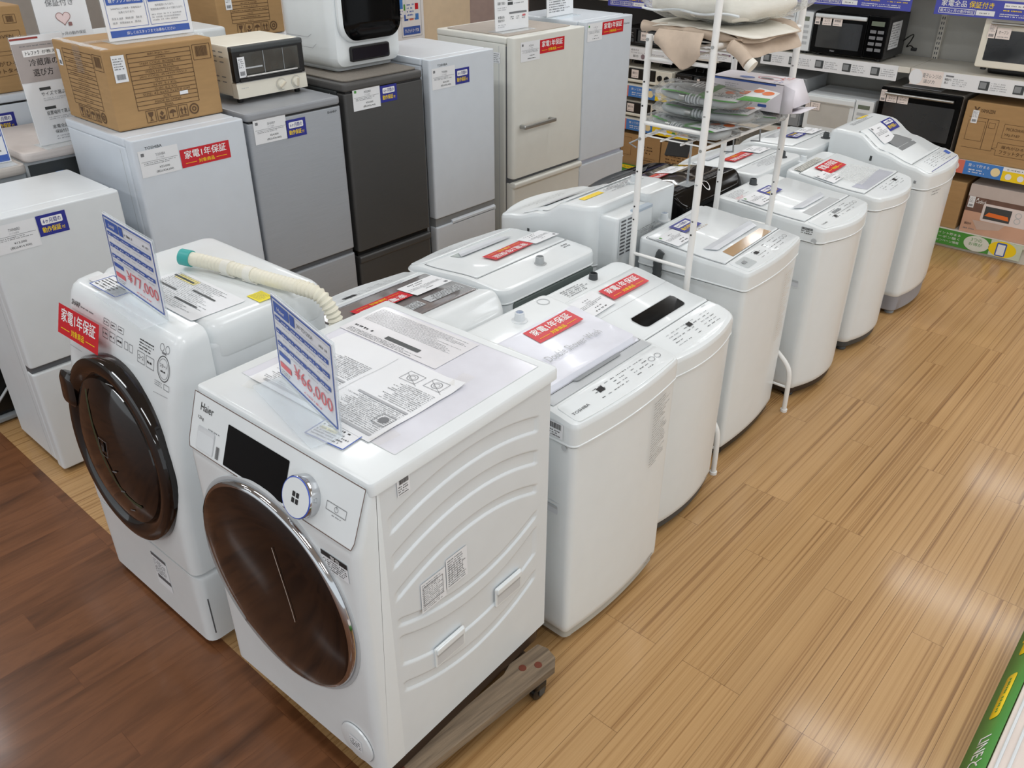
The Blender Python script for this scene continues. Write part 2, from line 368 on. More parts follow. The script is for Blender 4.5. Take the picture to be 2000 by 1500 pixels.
# ------------------------------------------------------------------ refrigerators (front faces -Y, origin at front lower corner)
def fridge(name, label, x0, y, w, d, h, split, dm, cm, top='lid', lift=None, grip='groove', side_line=True, lower=True, topm=None):
    t = thing(name, label, 'refrigerator', (x0, y, 0), 0, 'refrigerators in a row')
    dt = .06; topm = topm or cm
    b = B(); rbox(b, (.004, dt+.008, .03), (w-.004, d, h-.035), cm, .012, .006)
    box(b, (.012, dt-.006, .05), (w-.012, dt+.01, h-.05), GREYSH)                       # door gasket
    if side_line: box(b, (.0035, dt+.05, .04), (.0045, dt+.053, h-.05), LGREY)
    obj('cabinet', b, t)
    b = B()
    if top == 'lid': rbox(b, (-.001, -.004, h-.034), (w+.001, d, h), topm, .02, .008)
    elif top == 'thick':
        rbox(b, (-.001, dt-.005, h-.036), (w+.001, d, h-.004), topm, .015, .008); rbox(b, (w*.06, dt+.02, h-.0045), (w*.94, d-.05, h+.001), mat('taupe_top_sheet', (170, 160, 150), .5), .01, .002)
    elif top == 'flush': rbox(b, (.002, dt+.002, h-.036), (w-.002, d, h-.002), topm, .012, .006)
    obj('top_cover', b, t)
    zt = h-(.042 if top == 'lid' else .002)
    dr = B(); rbox(dr, (0, 0, split+.012), (w, dt, zt), dm, .012 if grip != 'bar' else .018, .004)
    if top == 'lid': box(dr, (.01, .006, zt-.001), (w-.01, dt, zt+.008), BLACK)
    o = B(); rbox(o, (0, 0, .022), (w, dt, split-.014 if grip != 'curve' else split-.036), dm, .012, .006)
    if grip == 'groove': box(o, (.004, .014, split-.02), (w-.004, dt, split+.016), GREYSH)
    if grip == 'slot': box(o, (.004, .02, split-.04), (w-.004, dt, split+.03), BLACK); rbox(o, (0, -.006, split-.05), (w, .012, split-.014), dm, .012, .008, ax='x')
    if grip == 'curve':
        box(o, (.004, .012, split-.05), (w-.004, dt, split+.016), MGREY); prism(o, [(.0, split-.045), (.0, split-.03), (.02, split-.014), (.055, split-.014), (.055, split-.045)], .12, w-.001, dm, ax='x')
    if grip == 'bar':
        rbox(o, (-.002, -.016, split-.04), (w+.002, .03, split-.008), dm, .01, .006, ax='x'); box(o, (.004, .02, split-.02), (w-.004, dt, split+.014), GREYSH)
    if grip == 'wedge': box(o, (.006, .03, split-.03), (w-.006, dt, split+.014), mat('lilac_white', (218, 218, 232), .3)); prism(o, [(0, split-.05), (.03, split-.022), (.03, split-.05)], 0, w, dm, ax='x')
    d1 = obj('door', dr, t); obj('freezer_drawer' if grip in ('bar', 'curve') else 'lower_door', o, t)
    b = B(); rbox(b, (.02, .03, .004), (w-.02, d-.03, .04), DGREY, .01, .004); obj('base_grille', b, t)
    if grip == 'bar':
        b = B(); z = .862; rbox(b, (.045, -.045, z-.011), (.325, -.033, z+.011), ALU, .008, .005, ax='y')
        for x in (.05, .3): rbox(b, (x, -.036, z-.011), (x+.02, .002, z+.011), ALU, .006, .004, ax='y')
        obj('handle', b, d1, 'brushed metal bar handle')
    return t, d1
FD = lambda u0, v0, h=.0: plane((u0, -h, v0), (1, 0, 0), (0, 0, 1))
def dress(t, d, cardx, cardz, maker, price, taxed, stick, sx, sz, cw=.16, ch=.1, mark=GINK, seed=1, kind='2ドア冷蔵庫'):
    obj('price_card', price_card(FD(cardx, cardz, .0006), maker, price, taxed, cw, ch, mark, seed, kind), t, 'white paper price card')
    if stick == 'red': obj('warranty_sticker', red_sticker(FD(sx, sz, .0006)), t, 'red one-year warranty sticker')
    if stick == 'blue': obj('warranty_sticker', blue_sticker(FD(sx, sz, .0006)), t, 'blue six-month warranty sticker')
def logo(t, s, u, v, L, H, m=INK, S=None):
    b = B(); text(b, S or FD(0, 0), s, u, v, u+L, v+H, m, E0, .02); obj('lettering', b, t)

t, d = fridge('refrigerator', 'small plain white two-door refrigerator standing nearest the dark floor edge', .087, 2.04, .476, .42, 1.045, .468, WHITE2, WHITE2, 'flush')
dress(t, d, .005, .921, 'TWINBIRD', '¥13,000', '(税込¥14,300)', 'blue', .168, .948, seed=2)
t, d = fridge('refrigerator', 'white two-door refrigerator carrying the large brown carton on its top', .652, 2.05, .478, .56, 1.205, .5, COOLW, COOLW, 'flush')
dress(t, d, .016, 1.062, 'TOSHIBA', '¥22,000', '(税込¥24,200)', 'red', .18, 1.065, seed=3); logo(t, 'TOSHIBA', .047, 1.163, .068, .0105)
t, d = fridge('refrigerator', 'silver grey refrigerator with the cream toaster oven standing on top', 1.155, 2.07, .482, .53, 1.212, .485, SILVER, MGREY, 'lid', topm=mat('silver_grey_top', (150, 153, 158), .35))
dress(t, d, .026, 1.082, 'SHARP', '¥24,000', '(税込¥26,400)', 'blue', .183, 1.08, seed=4); logo(t, 'SHARP', .405, 1.146, .052, .01)
t, d = fridge('refrigerator', 'dark charcoal refrigerator under the white countertop dishwasher', 1.662, 2.07, .48, .56, 1.254, .45, DARKD, DGREY, 'lid', grip='slot', topm=mat('charcoal_top', (78, 77, 76), .45))
dress(t, d, .046, 1.13, 'MITSUBISHI', '¥24,000', '(税込¥26,400)', 'blue', .208, 1.143, mark=GREEN, seed=5)
b = B(); S = plane((-.0005, .1, 1.16), (0, -1, 0), (0, 0, 1)); rect(b, S, 0, 0, .03, .04, PAPER); greek(b, S, .003, .003, .027, .037, 4, GINK, seed=8); obj('serial_label', b, t)
t, d = fridge('refrigerator', 'white two-door refrigerator with a pale top between the charcoal and the cream ones', 2.19, 2.07, .465, .56, 1.293, .478, COOLW, COOLW, 'flush', grip='curve')
dress(t, d, .012, 1.149, 'TOSHIBA', '¥24,000', '(税込¥26,400)', 'blue', .172, 1.153, seed=6); logo(t, 'TOSHIBA', .053, 1.254, .067, .011)
t, d = fridge('refrigerator', 'tall cream refrigerator with a horizontal metal bar handle on its upper door', 2.785, 2.05, .622, .59, 1.328, .56, CREAM, CREAM, 'thick', grip='bar')
dress(t, d, .054, 1.2, 'AQUA', None, None, 'red', .213, 1.225, seed=7)
b = B(); S = plane((.003, .15, 1.19), (0, -1, 0), (0, 0, 1)); rect(b, S, 0, 0, .05, .055, PAPER); greek(b, S, .003, .003, .047, .052, 5, GINK, seed=9); obj('serial_label', b, t)
t, d = fridge('refrigerator', 'white refrigerator at the far end of the row, next to the gas stove shelves', 3.418, 2.06, .478, .56, 1.346, .53, COOLW, COOLW, 'flush', grip='wedge')
dress(t, d, .02, 1.235, None, None, None, 'red', .163, 1.258, .145, .097, GREEN, seed=10); logo(t, 'Hisense', .382, 1.295, .06, .012, GINK)

# ------------------------------------------------------------------ row behind, back to back with the first
t = thing('refrigerator', 'low grey refrigerator with a rounded lip behind the nearest white one', 'refrigerator', (-.02, 2.6, 0), 0, 'refrigerators in the row behind')
b = B(); rbox(b, (0, .01, .3), (.475, .5, 1.03), mat('grey_blue_back', (168, 174, 178), .35), .012, .006); rbox(b, (0, .2, .03), (.475, .5, .32), LGREY, .01); obj('cabinet', b, t)
b = B(); rbox(b, (.03, .03, .03), (.2, .19, .25), BLACK, .05); rbox(b, (.22, .02, .03), (.46, .19, .28), BLACK, .02); tube(b, [(.1, .02, .1), (.2, .015, .2), (.3, .01, .12), (.44, .01, .16)], .006, LGREY, 6, smooth=2)
for z in (.08, .14, .2): box(b, (.4, .016, z), (.455, .02, z+.02), LGREY)
rbox(b, (0, .005, .01), (.475, .2, .03), MGREY, .01, .004); obj('compressor', b, t, 'black compressor on a grey pan')
b = B(); rbox(b, (-.004, -.012, 1.02), (.479, .5, 1.06), mat('warm_grey_top', (190, 184, 178), .5), .03, .012); obj('top_cover', b, t)
t = thing('refrigerator', 'refrigerator seen from behind with a bundled white cord on its dark back', 'refrigerator', (.475, 2.66, 0), 0, 'refrigerators in the row behind')
b = B(); rbox(b, (0, .01, .03), (.52, .5, 1.05), WHITE2, .012, .006); obj('cabinet', b, t)
b = B(); box(b, (.012, .002, .05), (.508, .012, 1.03), DGREY); rbox(b, (.02, -.02, .05), (.44, .004, .3), BLACK, .01, .005, ax='y'); obj('back_plate', b, t, 'dark sheet metal back')
b = B(); rbox(b, (-.004, -.02, 1.045), (.524, .5, 1.085), mat('warm_white_top', (220, 212, 208), .5), .03, .01); obj('top_cover', b, t)
b = B(); tube(b, [(.12, -.01, .98), (.1, -.03, .93), (.115, -.04, .86), (.14, -.04, .88), (.14, -.03, .95), (.12, -.03, .985), (.105, -.035, .94), (.125, -.045, .85), (.15, -.04, .9), (.145, -.02, .97)], .005, LGREY, 6, smooth=2); rbox(b, (.105, -.03, .975), (.14, -.005, .99), SKY, .004, .003); obj('power_cord', b, t)
t, d = fridge('refrigerator', 'white refrigerator carrying the brown microwave carton in the row behind', .30, 3.18, .6, .5, 1.215, .45, COOLW, COOLW, 'lid')
t['group'] = 'refrigerators in the row behind'
obj('warranty_sticker', blue_sticker(FD(.26, 1.066, .0006)), t)
# ------------------------------------------------------------------ top loading washers (control panel towards -Y)
def curve(kn):
    def z(x, y=None):
        y = x if y is None else y
        if y <= kn[0][0]: return kn[0][1]
        for (a, p), (c, q) in zip(kn, kn[1:]):
            if y <= c: s = (y-a)/(c-a); s = s*s*(3-2*s) if len(kn) > 2 else s; return p+(q-p)*s
        return kn[-1][1]
    return z
def washer(name, label, loc, rz, w, d, kn, seam, m=WHITE, bow=.025, r=.035, base=DGREY, basez=.055, lid=(.2, .42), lidx=.025, group='top loading washing machines', panel=None, lidm=None, back=False, foot=DGREY, ov=.004):
    t = thing(name, label, 'washing machine', loc, rz, group)
    z = curve(kn); n = 14
    b = B(); rings = [(.012, basez), (.004, basez+.012), (ov, basez+.03), (ov, basez+.045), (ov, seam-.012), (ov, seam-.004)]
    loft(b, (0, w, 0, d), rings, m, r, bow, 3, 8, 5)
    cab = obj('cabinet', b, t)
    b = B(); loft(b, (.012, w-.012, .012, d-.012), [(.004, .025), (0, .03), (0, basez+.004)], base, r*.8, bow, 2, 6, 4); obj('base_skirt', b, t)
    for x, y in ((.06, .05), (w-.06, .05), (.06, d-.06), (w-.06, d-.06)):
        b = B(); lathe(b, [(.0, 0), (.024, 0), (.026, .006), (.022, .014), (.018, .03), (0, .03)], foot, TR((x, y, 0)), 14); obj('foot', b, t)
    b = B(); f = .014
    loft(b, (0, w, 0, d), [(.001, seam), (-.0018, seam+.002), (-.0018, seam+.005), (0, seam+.007), (0, lambda x, y: z(y)-f-.006), (0, lambda x, y: z(y)-f), (f*.3, lambda x, y: z(y)-f*.3), (f, lambda x, y: z(y)), (f+.006, lambda x, y: z(y))], m, r, bow, n, 8, 5)
    obj('top_cover', b, t)
    S = lambda u, v, h=0.: (u, v, z(v)+h)
    L = lambda u, v, h=0.: (u, v, z(v)+.005+h)
    lm = lidm or m
    if lid:
        b = B(); l0, l1 = lid; q = .004
        loft(b, (lidx, w-lidx, l0, l1), [(0, lambda x, y: z(y)-.004), (0, lambda x, y: z(y)+.003), (.003, lambda x, y: z(y)+.005)], lm, .012, 0, 10, 4, 3)
        lo = obj('lid', b, t)
        b = B(); frame(b, S, lidx-.002, l0-.002, w-lidx+.002, l1+.002, .0025, GREYSH, .0004); obj('lid_seam', b, t)
    else: lo = None
    if panel:
        p0, p1 = panel; b = B()
        loft(b, (.02, w-.02, p0, p1), [(0, lambda x, y: z(y)-.004), (0, lambda x, y: z(y)+.0015), (.003, lambda x, y: z(y)+.003)], m, .015, bow*.7, 4, 6, 3); po = obj('control_panel', b, t)
    else: po = None
    return t, S, L, lo, po, z, cab
def panel_print(t, S, u0, v0, u1, v1, lcd=None, seed=1, buttons=0, h=.0035, rows=4):
    b = B(); f = sub(S, 0, 0, 0, h); R = random.Random(seed); nx = 9
    for i in range(nx):
        for j in range(rows):
            if R.random() < .72:
                u = u0+(u1-u0)*(i+.5)/nx; v = v0+(v1-v0)*(j+.5)/rows; greek(b, f, u-.012, v-.003, u+.012, v+.003, 1, INK if R.random() < .6 else GINK, E0, seed*31+i*7+j, ragged=.5)
    if lcd: rect(b, f, *lcd, INK, 2*E0)
    for k in range(buttons): ring(b, f, u1+.016+.03*k, v0+(v1-v0)*.5, .013, .0015, GINK, 2*E0, 18, .009)
    obj('panel_print', b, t)
def sticker_on(t, S, kind, u, v, rot=0., h=.0058, L=None, H=None, loose=0.):
    f = sub(S, u, v, rot, h)
    if kind == 'red': obj('warranty_sticker', red_sticker(f, L or .215, H or .07, loose), t, 'red one-year warranty sticker')
    else: obj('warranty_sticker', blue_sticker(f, L or .102, H or .075), t, 'blue six-month warranty sticker')
def card_on(t, S, u, v, maker, price, taxed, rot=0., h=.0056, L=.16, H=.1, seed=1, mark=GINK): obj('price_card', price_card(sub(S, u, v, rot, h), maker, price, taxed, L, H, mark, seed, '全自動洗濯機'), t, 'white paper price card')
def decal(t, name, fn, label=None):
    b = B(); fn(b); return obj(name, b, t, label)
def side_handle(t, y, z, w=.07, hh=.045, x=.0):
    b = B(); S = plane((x+.0035, y, z), (0, -1, 0), (0, 0, 1))
    rrect(b, S, -w/2, -hh/2, w/2, hh/2, .006, WHITE, .001); rrect(b, S, -w/2+.006, -hh/2+.006, w/2-.006, hh/2-.012, .004, mat('recess_floor_shade', (214, 218, 224), .3), .002); rect(b, S, -w/2+.008, hh/2-.02, w/2-.008, hh/2-.011, LGREY, .0026)  # flat plate; shade of the white hollow is painted in pale greys
    obj('side_handle', b, t)
def front_print(t, w, u0, z0, u1, z1, y=-.01, seed=3, rows=14, bars=0, tone=LINK):
    b = B(); S = lambda u, v, h=0.: (u, -bowy(u, w)-h, v)
    greek(b, S, u0, z0, u1, z1, rows, tone, .0012, seed, fillh=.32, ragged=.6)
    for k in range(bars): rect(b, S, u0, z0+(z1-z0)*(.32+.3*k), u1, z0+(z1-z0)*(.35+.3*k), GREYSH, .0014)
    obj('caution_print', b, t)
BOW = .025
def bowy(u, w, r=.035, bow=None):
    hw = w/2-r; s = max(-1, min(1, (u-w/2)/hw)); return (bow if bow is not None else BOW)*(1-s*s)-.004
def inlet(t, u, v, z, m=DGREY, cap=None):
    b = B(); lathe(b, [(.026, -.004), (.026, .004), (.017, .006), (.015, .03), (.012, .032), (.012, .02), (0, .02)], m, TR((u, v, z)), 18)
    if cap: lathe(b, [(.012, .021), (0, .0215)], cap, TR((u, v, z)), 14)
    obj('water_inlet', b, t)
def tray(t, S, u0, v0, u1, v1, h=.006, m=None, slope=.03):
    """a finger recess in the lid: flat shapes with its shade painted in grey"""
    b = B(); f = sub(S, 0, 0, 0, h-.005)
    m = mat('recess_floor_shade', (214, 218, 224), .3)
    poly(b, f, [(u0, v1), (u0+slope, v0+.01), (u1-slope, v0+.01), (u1, v1)], m, .0056); poly(b, f, [(u0, v1), (u0+slope*.5, v1-.022), (u1-slope*.5, v1-.022), (u1, v1)], mat('recess_back_shade', (196, 200, 206), .35), .0060)  # recess shade painted as two flat greys on the white lid
    obj('lid_grip', b, t)

# --- front row, panels towards the open floor
t, S, L, lo, po, z, cab = washer('washing_machine', 'white top loader with raised pale lid beside the big drum washer', (.709, 0, 0), 0, .505, .53, [(0, .822), (.1, .836), (.5, .866)], .748, bow=.016, r=.024, lid=(.135, .395), lidx=.02, panel=(.006, .085), base=mat('pale_grey_base', (186, 186, 180), .5), foot=LGREY, lidm=mat('lid_pearl', (228, 230, 240), .3, coat=.2))
panel_print(t, S, .15, .022, .4, .07, (.165, .045, .19, .062), 11, 2, rows=4)
decal(t, 'lettering', lambda b: (text(b, sub(S, 0, 0, 0, .0035), 'TOSHIBA', .03, .03, .1, .039, INK)))
decal(t, 'lettering', lambda b: (text(b, sub(L, 0, 0, 0, .022), 'Double Shower Wash', .155, .212, .40, .24, LINK, E0)))
b = B(); loft(b, (.03, .475, .135, .39), [(0, lambda x, y: z(y)+.004), (.006, lambda x, y: z(y)+.02), (.012, lambda x, y: z(y)+.021)], mat('lid_pearl', (228, 230, 240)), .02, 0, 6, 4, 3); obj('lid_cushion', b, t, 'raised pale lid panel')
b = B(); rect(b, sub(S, 0, 0, 0, .002), .02, .092, .485, .128, LGREY, E0); poly(b, sub(S, 0, 0, 0, .006), [(.15, .131), (.16, .118), (.36, .118), (.375, .131)], MGREY); obj('lid_grip', b, t, 'grey finger grip below lid')
sticker_on(t, L, 'red', .215, .3, -.02, .0175, L=.2, loose=.006)
b = B(); rect(b, sub(L, 0, 0, 0, .0175), .03, .2, .13, .345, PAPER, E0); greek(b, sub(L, 0, 0, 0, .0175), .035, .27, .12, .335, 4, GINK, 2*E0, 3); obj('price_card', b, t)
inlet(t, .3, .455, .862, WHITE2, SKY); decal(t, 'inlet_mark', lambda b: ring(b, S, .45, .485, .022, .004, LGREY, .001))
side_handle(t, .08, .52); front_print(t, .505, .355, .5, .475, .735, seed=5, rows=24, tone=GINK)
b = B(); S2 = plane((-.0015, .1, .775), (0, -1, 0), (0, 0, 1)); rect(b, S2, -.02, -.012, .06, .035, PAPER); barcode(b, S2, -.005, .015, .055, .032, INK); greek(b, S2, -.015, -.01, .055, .012, 3, INK, seed=3); disc(b, S2, .065, -.035, .009, LGREY); obj('barcode_label', b, t)
front_print(t, .505, .4, .06, .49, .085, seed=9, rows=2, tone=GINK)

t, S, L, lo, po, z, cab = washer('washing_machine', 'white top loader with a black slot window in its lid', (1.243, .087, 0), .01, .507, .52, [(0, .735), (.09, .755), (.5, .80)], .665, lid=(.115, .425), lidx=.012, r=.04, bow=.03, lidm=WHITE)
panel_print(t, S, .16, .02, .43, .085, (.28, .06, .305, .078), 12, 0, .001, 5)
def win(b):
    P = [(.168, .222), (.158, .21)]+[(.178+.022*math.cos(a), .172+.022*math.sin(a)) for a in (PI, PI*1.2, PI*1.35, PI*1.5)]+[(.392+.022*math.cos(a), .172+.022*math.sin(a)) for a in (-PI/2, -PI*.35, -PI*.2, 0)]+[(.42, .21), (.412, .222)]
    poly(b, L, P, GBLK, .0006); line(b, L, P+[P[0]], .003, LGREY, .0009)
decal(t, 'lid_window', win, 'black glass slot window')
line_ = decal(t, 'lid_fold', lambda b: line(b, L, [(.015, .285), (.49, .285)], .002, LGREY, .0004))
sticker_on(t, L, 'red', .215, .322, -.01); card_on(t, L, .045, .3, None, None, None, .05, seed=4)
inlet(t, .3, .475, .79, DGREY, BLACK)
decal(t, 'instruction_label', lambda b: greek(b, sub(S, 0, 0, 0, .001), .12, .44, .25, .49, 5, GINK, E0, 6))
front_print(t, .507, .38, .055, .48, .085, seed=10, rows=2, tone=GINK); decal(t, 'lettering', lambda b: (greek(b, sub(S, 0, 0, 0, .001), .06, .035, .09, .042, 1, GINK), greek(b, sub(S, 0, 0, 0, .001), .43, .1, .455, .108, 1, LINK)))

t, S, L, lo, po, z, cab = washer('washing_machine', 'white top loader with a gold brown lid window inside the white rack', (1.895, .142, 0), .05, .495, .462, [(0, .822), (.1, .832), (.462, .855)], .748, bow=.016, r=.024, lid=(.1, .43), lidx=.012, panel=(.008, .092), base=BLACK, foot=BLACK)
panel_print(t, S, .17, .02, .38, .08, (.175, .05, .2, .066), 13, 2)
decal(t, 'lid_window', lambda b: (poly(b, L, [(.085, .105), (.1, .155), (.425, .155), (.425, .105)], mat('gold_brown_window', (186, 152, 112), .15, coat=.6)), line(b, L, [(.085, .104), (.425, .104)], .002, GREYSH, .0009)), 'gold brown translucent window')
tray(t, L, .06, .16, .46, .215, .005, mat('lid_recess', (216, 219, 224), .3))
sticker_on(t, L, 'blue', .14, .335, 0, L=.135, H=.075); card_on(t, L, .005, .29, None, None, None, 0., L=.13, H=.1, seed=5, mark=GREEN)
decal(t, 'caution_strip', lambda b: greek(b, sub(L, 0, 0, 0, .0004), .15, .315, .31, .33, 1, mat('tan_ink', (198, 176, 150), .5), E0, 4))
decal(t, 'instruction_label', lambda b: greek(b, sub(S, 0, 0, 0, .001), .04, .45, .2, .5, 5, GINK, E0, 7)); inlet(t, .24, .485, .848, WHITE2, SKY)
decal(t, 'sheet_sticker', lambda b: (rrect(b, sub(S, 0, 0, 0, .004), .035, .02, .12, .075, .01, FILM), rect(b, sub(S, 0, 0, 0, .0044), .06, .045, .085, .06, MGREY)))
front_print(t, .495, .33, .42, .45, .72, seed=6, rows=26, tone=mat('beige_ink', (206, 188, 168), .6)); front_print(t, .495, .36, .06, .46, .085, seed=11, rows=2, tone=GINK)
b = B(); tube(b, [(-.012, .36, .79-.012*k) for k in range(26)], lambda i: .016+.0025*(i % 2), DGREY, 10); tube(b, [(-.012, .36, .79), (-.012, .355, .815), (-.008, .35, .825)], .015, DGREY, 10); obj('drain_hose', b, t, 'dark corrugated drain hose')

t, S, L, lo, po, z, cab = washer('washing_machine', 'white top loader with clear lid recess just beyond the rack', (2.522, .13, 0), 0, .482, .51, [(0, .815), (.1, .826), (.5, .848)], .75, lid=(.1, .405), lidx=.015, panel=(.01, .092), base=mat('brown_black_base', (48, 38, 32), .5), foot=BLACK, bow=.045, r=.04)
panel_print(t, S, .16, .02, .36, .08, (.17, .03, .19, .045), 14, 2); decal(t, 'lcd', lambda b: rect(b, sub(S, 0, 0, 0, .0035), .2, .05, .27, .066, MGREY))
decal(t, 'lid_window', lambda b: poly(b, L, [(.09, .103), (.1, .15), (.37, .15), (.375, .103)], mat('pale_window', (196, 200, 204), .12, coat=.6)), 'pale translucent window')
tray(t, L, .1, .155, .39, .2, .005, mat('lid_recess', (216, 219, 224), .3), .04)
sticker_on(t, L, 'blue', .165, .33, 0, L=.115, H=.07); card_on(t, L, .02, .3, None, None, None, 0, L=.14, H=.1, seed=6, mark=GREEN)
decal(t, 'instruction_label', lambda b: (greek(b, sub(S, 0, 0, 0, .001), .03, .43, .17, .48, 5, LINK, E0, 8), greek(b, sub(S, 0, 0, 0, .001), .03, .41, .1, .43, 3, PINKR, 2*E0, 8))); inlet(t, .27, .47, .842, DGREY, BLACK)
side_handle(t, .1, .56); front_print(t, .482, .37, .5, .45, .72, seed=7, rows=22, bars=2, tone=mat('beige_ink', (206, 188, 168), .6))
b = B(); S2 = plane((-.001, .1, .79), (0, -1, 0), (0, 0, 1)); barcode(b, S2, 0, .01, .05, .02, INK); greek(b, S2, 0, -.008, .05, .01, 2, INK, seed=4); disc(b, S2, .06, -.03, .012, LGREY); obj('barcode_label', b, t)
decal(t, 'lettering', lambda b: text(b, sub(S, 0, 0, 0, .0035), 'TOSHIBA', .04, .03, .09, .037, INK))

t, S, L, lo, po, z, cab = washer('washing_machine', 'white top loader with smooth pale lid, second from the far end', (3.118, .125, 0), .03, .472, .475, [(0, .795), (.1, .806), (.5, .845)], .735, lid=(.085, .4), lidx=.012, bow=.04, r=.05, base=DGREY)
panel_print(t, S, .15, .015, .4, .07, (.32, .045, .345, .065), 15, 0, .001)
decal(t, 'lid_window', lambda b: poly(b, L, [(.06, .09), (.05, .16), (.42, .16), (.42, .09)], mat('pearl_window', (206, 209, 220), .2, coat=.5)), 'pale pearl window')
decal(t, 'film_cover', lambda b: poly(b, sub(L, 0, 0, 0, .004), [(.1, .13), (.08, .26), (.34, .28), (.4, .16)], FILM, .002))
sticker_on(t, L, 'red', .12, .29, 0, L=.2, H=.085); card_on(t, L, .01, .23, None, None, None, 0, L=.14, H=.1, seed=7)
decal(t, 'instruction_label', lambda b: (rect(b, sub(S, 0, 0, 0, .0055), .03, .4, .3, .44, mat('greige_label', (204, 204, 196), .5)), greek(b, sub(S, 0, 0, 0, .006), .035, .4, .295, .44, 4, GINK, E0, 9))); inlet(t, .2, .465, .842, WHITE2)
front_print(t, .472, .34, .35, .4, .6, seed=8, rows=10, tone=mat('beige_ink', (206, 188, 168), .6))

t, S, L, lo, po, z, cab = washer('washing_machine', 'tall white top loader with wavy raised top at the far end', (3.70, .1, 0), 0, .487, .55, [(0, .785), (.1, .81), (.26, .852), (.4, .925), (.5, .93), (.55, .915)], .70, lid=(.11, .40), lidx=.03, panel=(.01, .1), base=mat('lilac_grey_base', (150, 150, 156), .5), basez=.11, foot=MGREY, r=.045)
panel_print(t, S, .12, .025, .4, .085, None, 16, 0, rows=5); decal(t, 'panel_accent', lambda b: (rect(b, sub(S, 0, 0, 0, .0035), .4, .045, .44, .075, MBLUE), line(b, sub(S, 0, 0, 0, .0035), [(.05, .012), (.44, .012)], .003, BLUE)))
decal(t, 'lid_window', lambda b: poly(b, L, [(.13, .2), (.16, .305)]+[(.2+.03*k, .305+.012*math.sin(k*.8)) for k in range(1, 5)]+[(.36, .24), (.34, .2)], mat('smoky_window', (150, 153, 156), .1, coat=.6)), 'smoky grey window')
sticker_on(t, L, 'blue', .27, .325, 0, L=.14, H=.065); card_on(t, L, .1, .285, None, None, None, 0, L=.17, H=.1, seed=8)
decal(t, 'caution_label', lambda b: (rect(b, sub(S, 0, 0, 0, .001), .3, .5, .4, .53, YEL), greek(b, sub(S, 0, 0, 0, .001), .12, .47, .4, .495, 3, GINK, E0, 10)))
side_handle(t, .13, .46, .085, .05); front_print(t, .487, .3, .1, .4, .17, seed=13, rows=4, bars=1)
b = B(); rbox(b, (-.003, .3, .8), (.004, .312, .825), DGREY, .003, .002); rbox(b, (-.003, .06, .73), (.004, .072, .745), MGREY, .003, .002); obj('latch', b, t)
front_print(t, .487, .08, .66, .17, .69, seed=14, rows=2, tone=GINK)

# --- second row, turned round: panels towards the refrigerators, backs towards the front row
def wires(t, pts, cols, seed=1):
    R = random.Random(seed); b = B()
    for k, m in enumerate(cols):
        for q in range(2): tube(b, [(x+R.uniform(-.015, .015), y+R.uniform(-.012, .012), z_+R.uniform(-.015, .015)) for x, y, z_ in pts], .0028, m, 5, smooth=2)
    obj('earth_wire', b, t, 'coiled green and yellow wires')
def backplate(t, w, d, z0, z1, m=BACKG, x0=.04, x1=None):
    b = B(); x1 = x1 or w-.04; rbox(b, (x0, d-.012, z0), (x1, d+.004, z1), m, .01, .003, ax='y'); rbox(b, (x0+.03, d-.002, z0+.05), (x1-.03, d+.007, z1-.04), m, .02, .003, ax='y'); obj('back_plate', b, t, 'dark sheet metal back')
YG = mat('yellow_wire', (206, 196, 70), .5); GW = mat('green_wire', (46, 104, 66), .5)
t, S, L, lo, po, z, cab = washer('washing_machine', 'white top loader with a large grey glass lid behind the two drum washers', (1.16, 1.145, 0), PI, .525, .515, [(0, .79), (.12, .815), (.36, .83), (.44, .845), (.515, .79)], .715, lid=(.125, .385), lidx=.02, lidm=mat('taupe_grey_glass', (132, 126, 126), .12, coat=.8), r=.05, bow=.03, panel=(.012, .1))
panel_print(t, S, .12, .03, .45, .09, (.29, .05, .34, .075), 21, 0)
sticker_on(t, L, 'red', .2, .19, .0, L=.215, H=.07); card_on(t, L, .03, .17, None, None, None, 0, seed=9, L=.165, H=.105)
decal(t, 'caution_label', lambda b: (rect(b, sub(L, 0, 0, 0, .001), .04, .3, .2, .345, LGREY), greek(b, sub(L, 0, 0, 0, .0014), .045, .3, .195, .345, 5, INK, E0, 12), rect(b, sub(L, 0, 0, 0, .001), .22, .3, .42, .345, LGREY), greek(b, sub(L, 0, 0, 0, .0014), .225, .3, .415, .345, 5, INK, E0, 13)))
decal(t, 'lid_grip', lambda b: poly(b, sub(S, 0, 0, 0, .001), [(.1, .104), (.14, .12), (.42, .12), (.46, .104)], mat('lid_recess', (216, 219, 224), .3)))
backplate(t, .525, .515, .1, .66)
b = B(); rbox(b, (.528, .38, .73), (.54, .44, .8), LGREY, .01, .005); tube(b, [(.53, .42, .8), (.54, .43, .83), (.55, .43, .77), (.54, .43, .7)], .006, GHOSE, 6, smooth=2); wires(t, [(.53, .41, .79), (.54, .42, .82), (.548, .43, .77), (.53, .43, .74)], (YG, GW), 5); obj('hose_clip', b, t)
t, S, L, lo, po, z, cab = washer('washing_machine', 'white top loader seen from behind with red label, next to the white grey-lidded one', (1.70, 1.165, 0), PI, .535, .5, [(0, .80), (.1, .825), (.36, .845), (.5, .84)], .785, lid=(.1, .36), lidx=.02, r=.045, panel=(.012, .085))
panel_print(t, S, .14, .025, .4, .075, None, 22, 0, rows=3)
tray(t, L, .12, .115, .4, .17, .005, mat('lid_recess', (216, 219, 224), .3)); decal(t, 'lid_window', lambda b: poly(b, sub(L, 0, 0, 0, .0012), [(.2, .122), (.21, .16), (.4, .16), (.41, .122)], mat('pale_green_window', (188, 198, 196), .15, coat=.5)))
sticker_on(t, L, 'red', .15, .235, .03); card_on(t, L, .005, .215, None, None, None, .0, seed=10, L=.14)
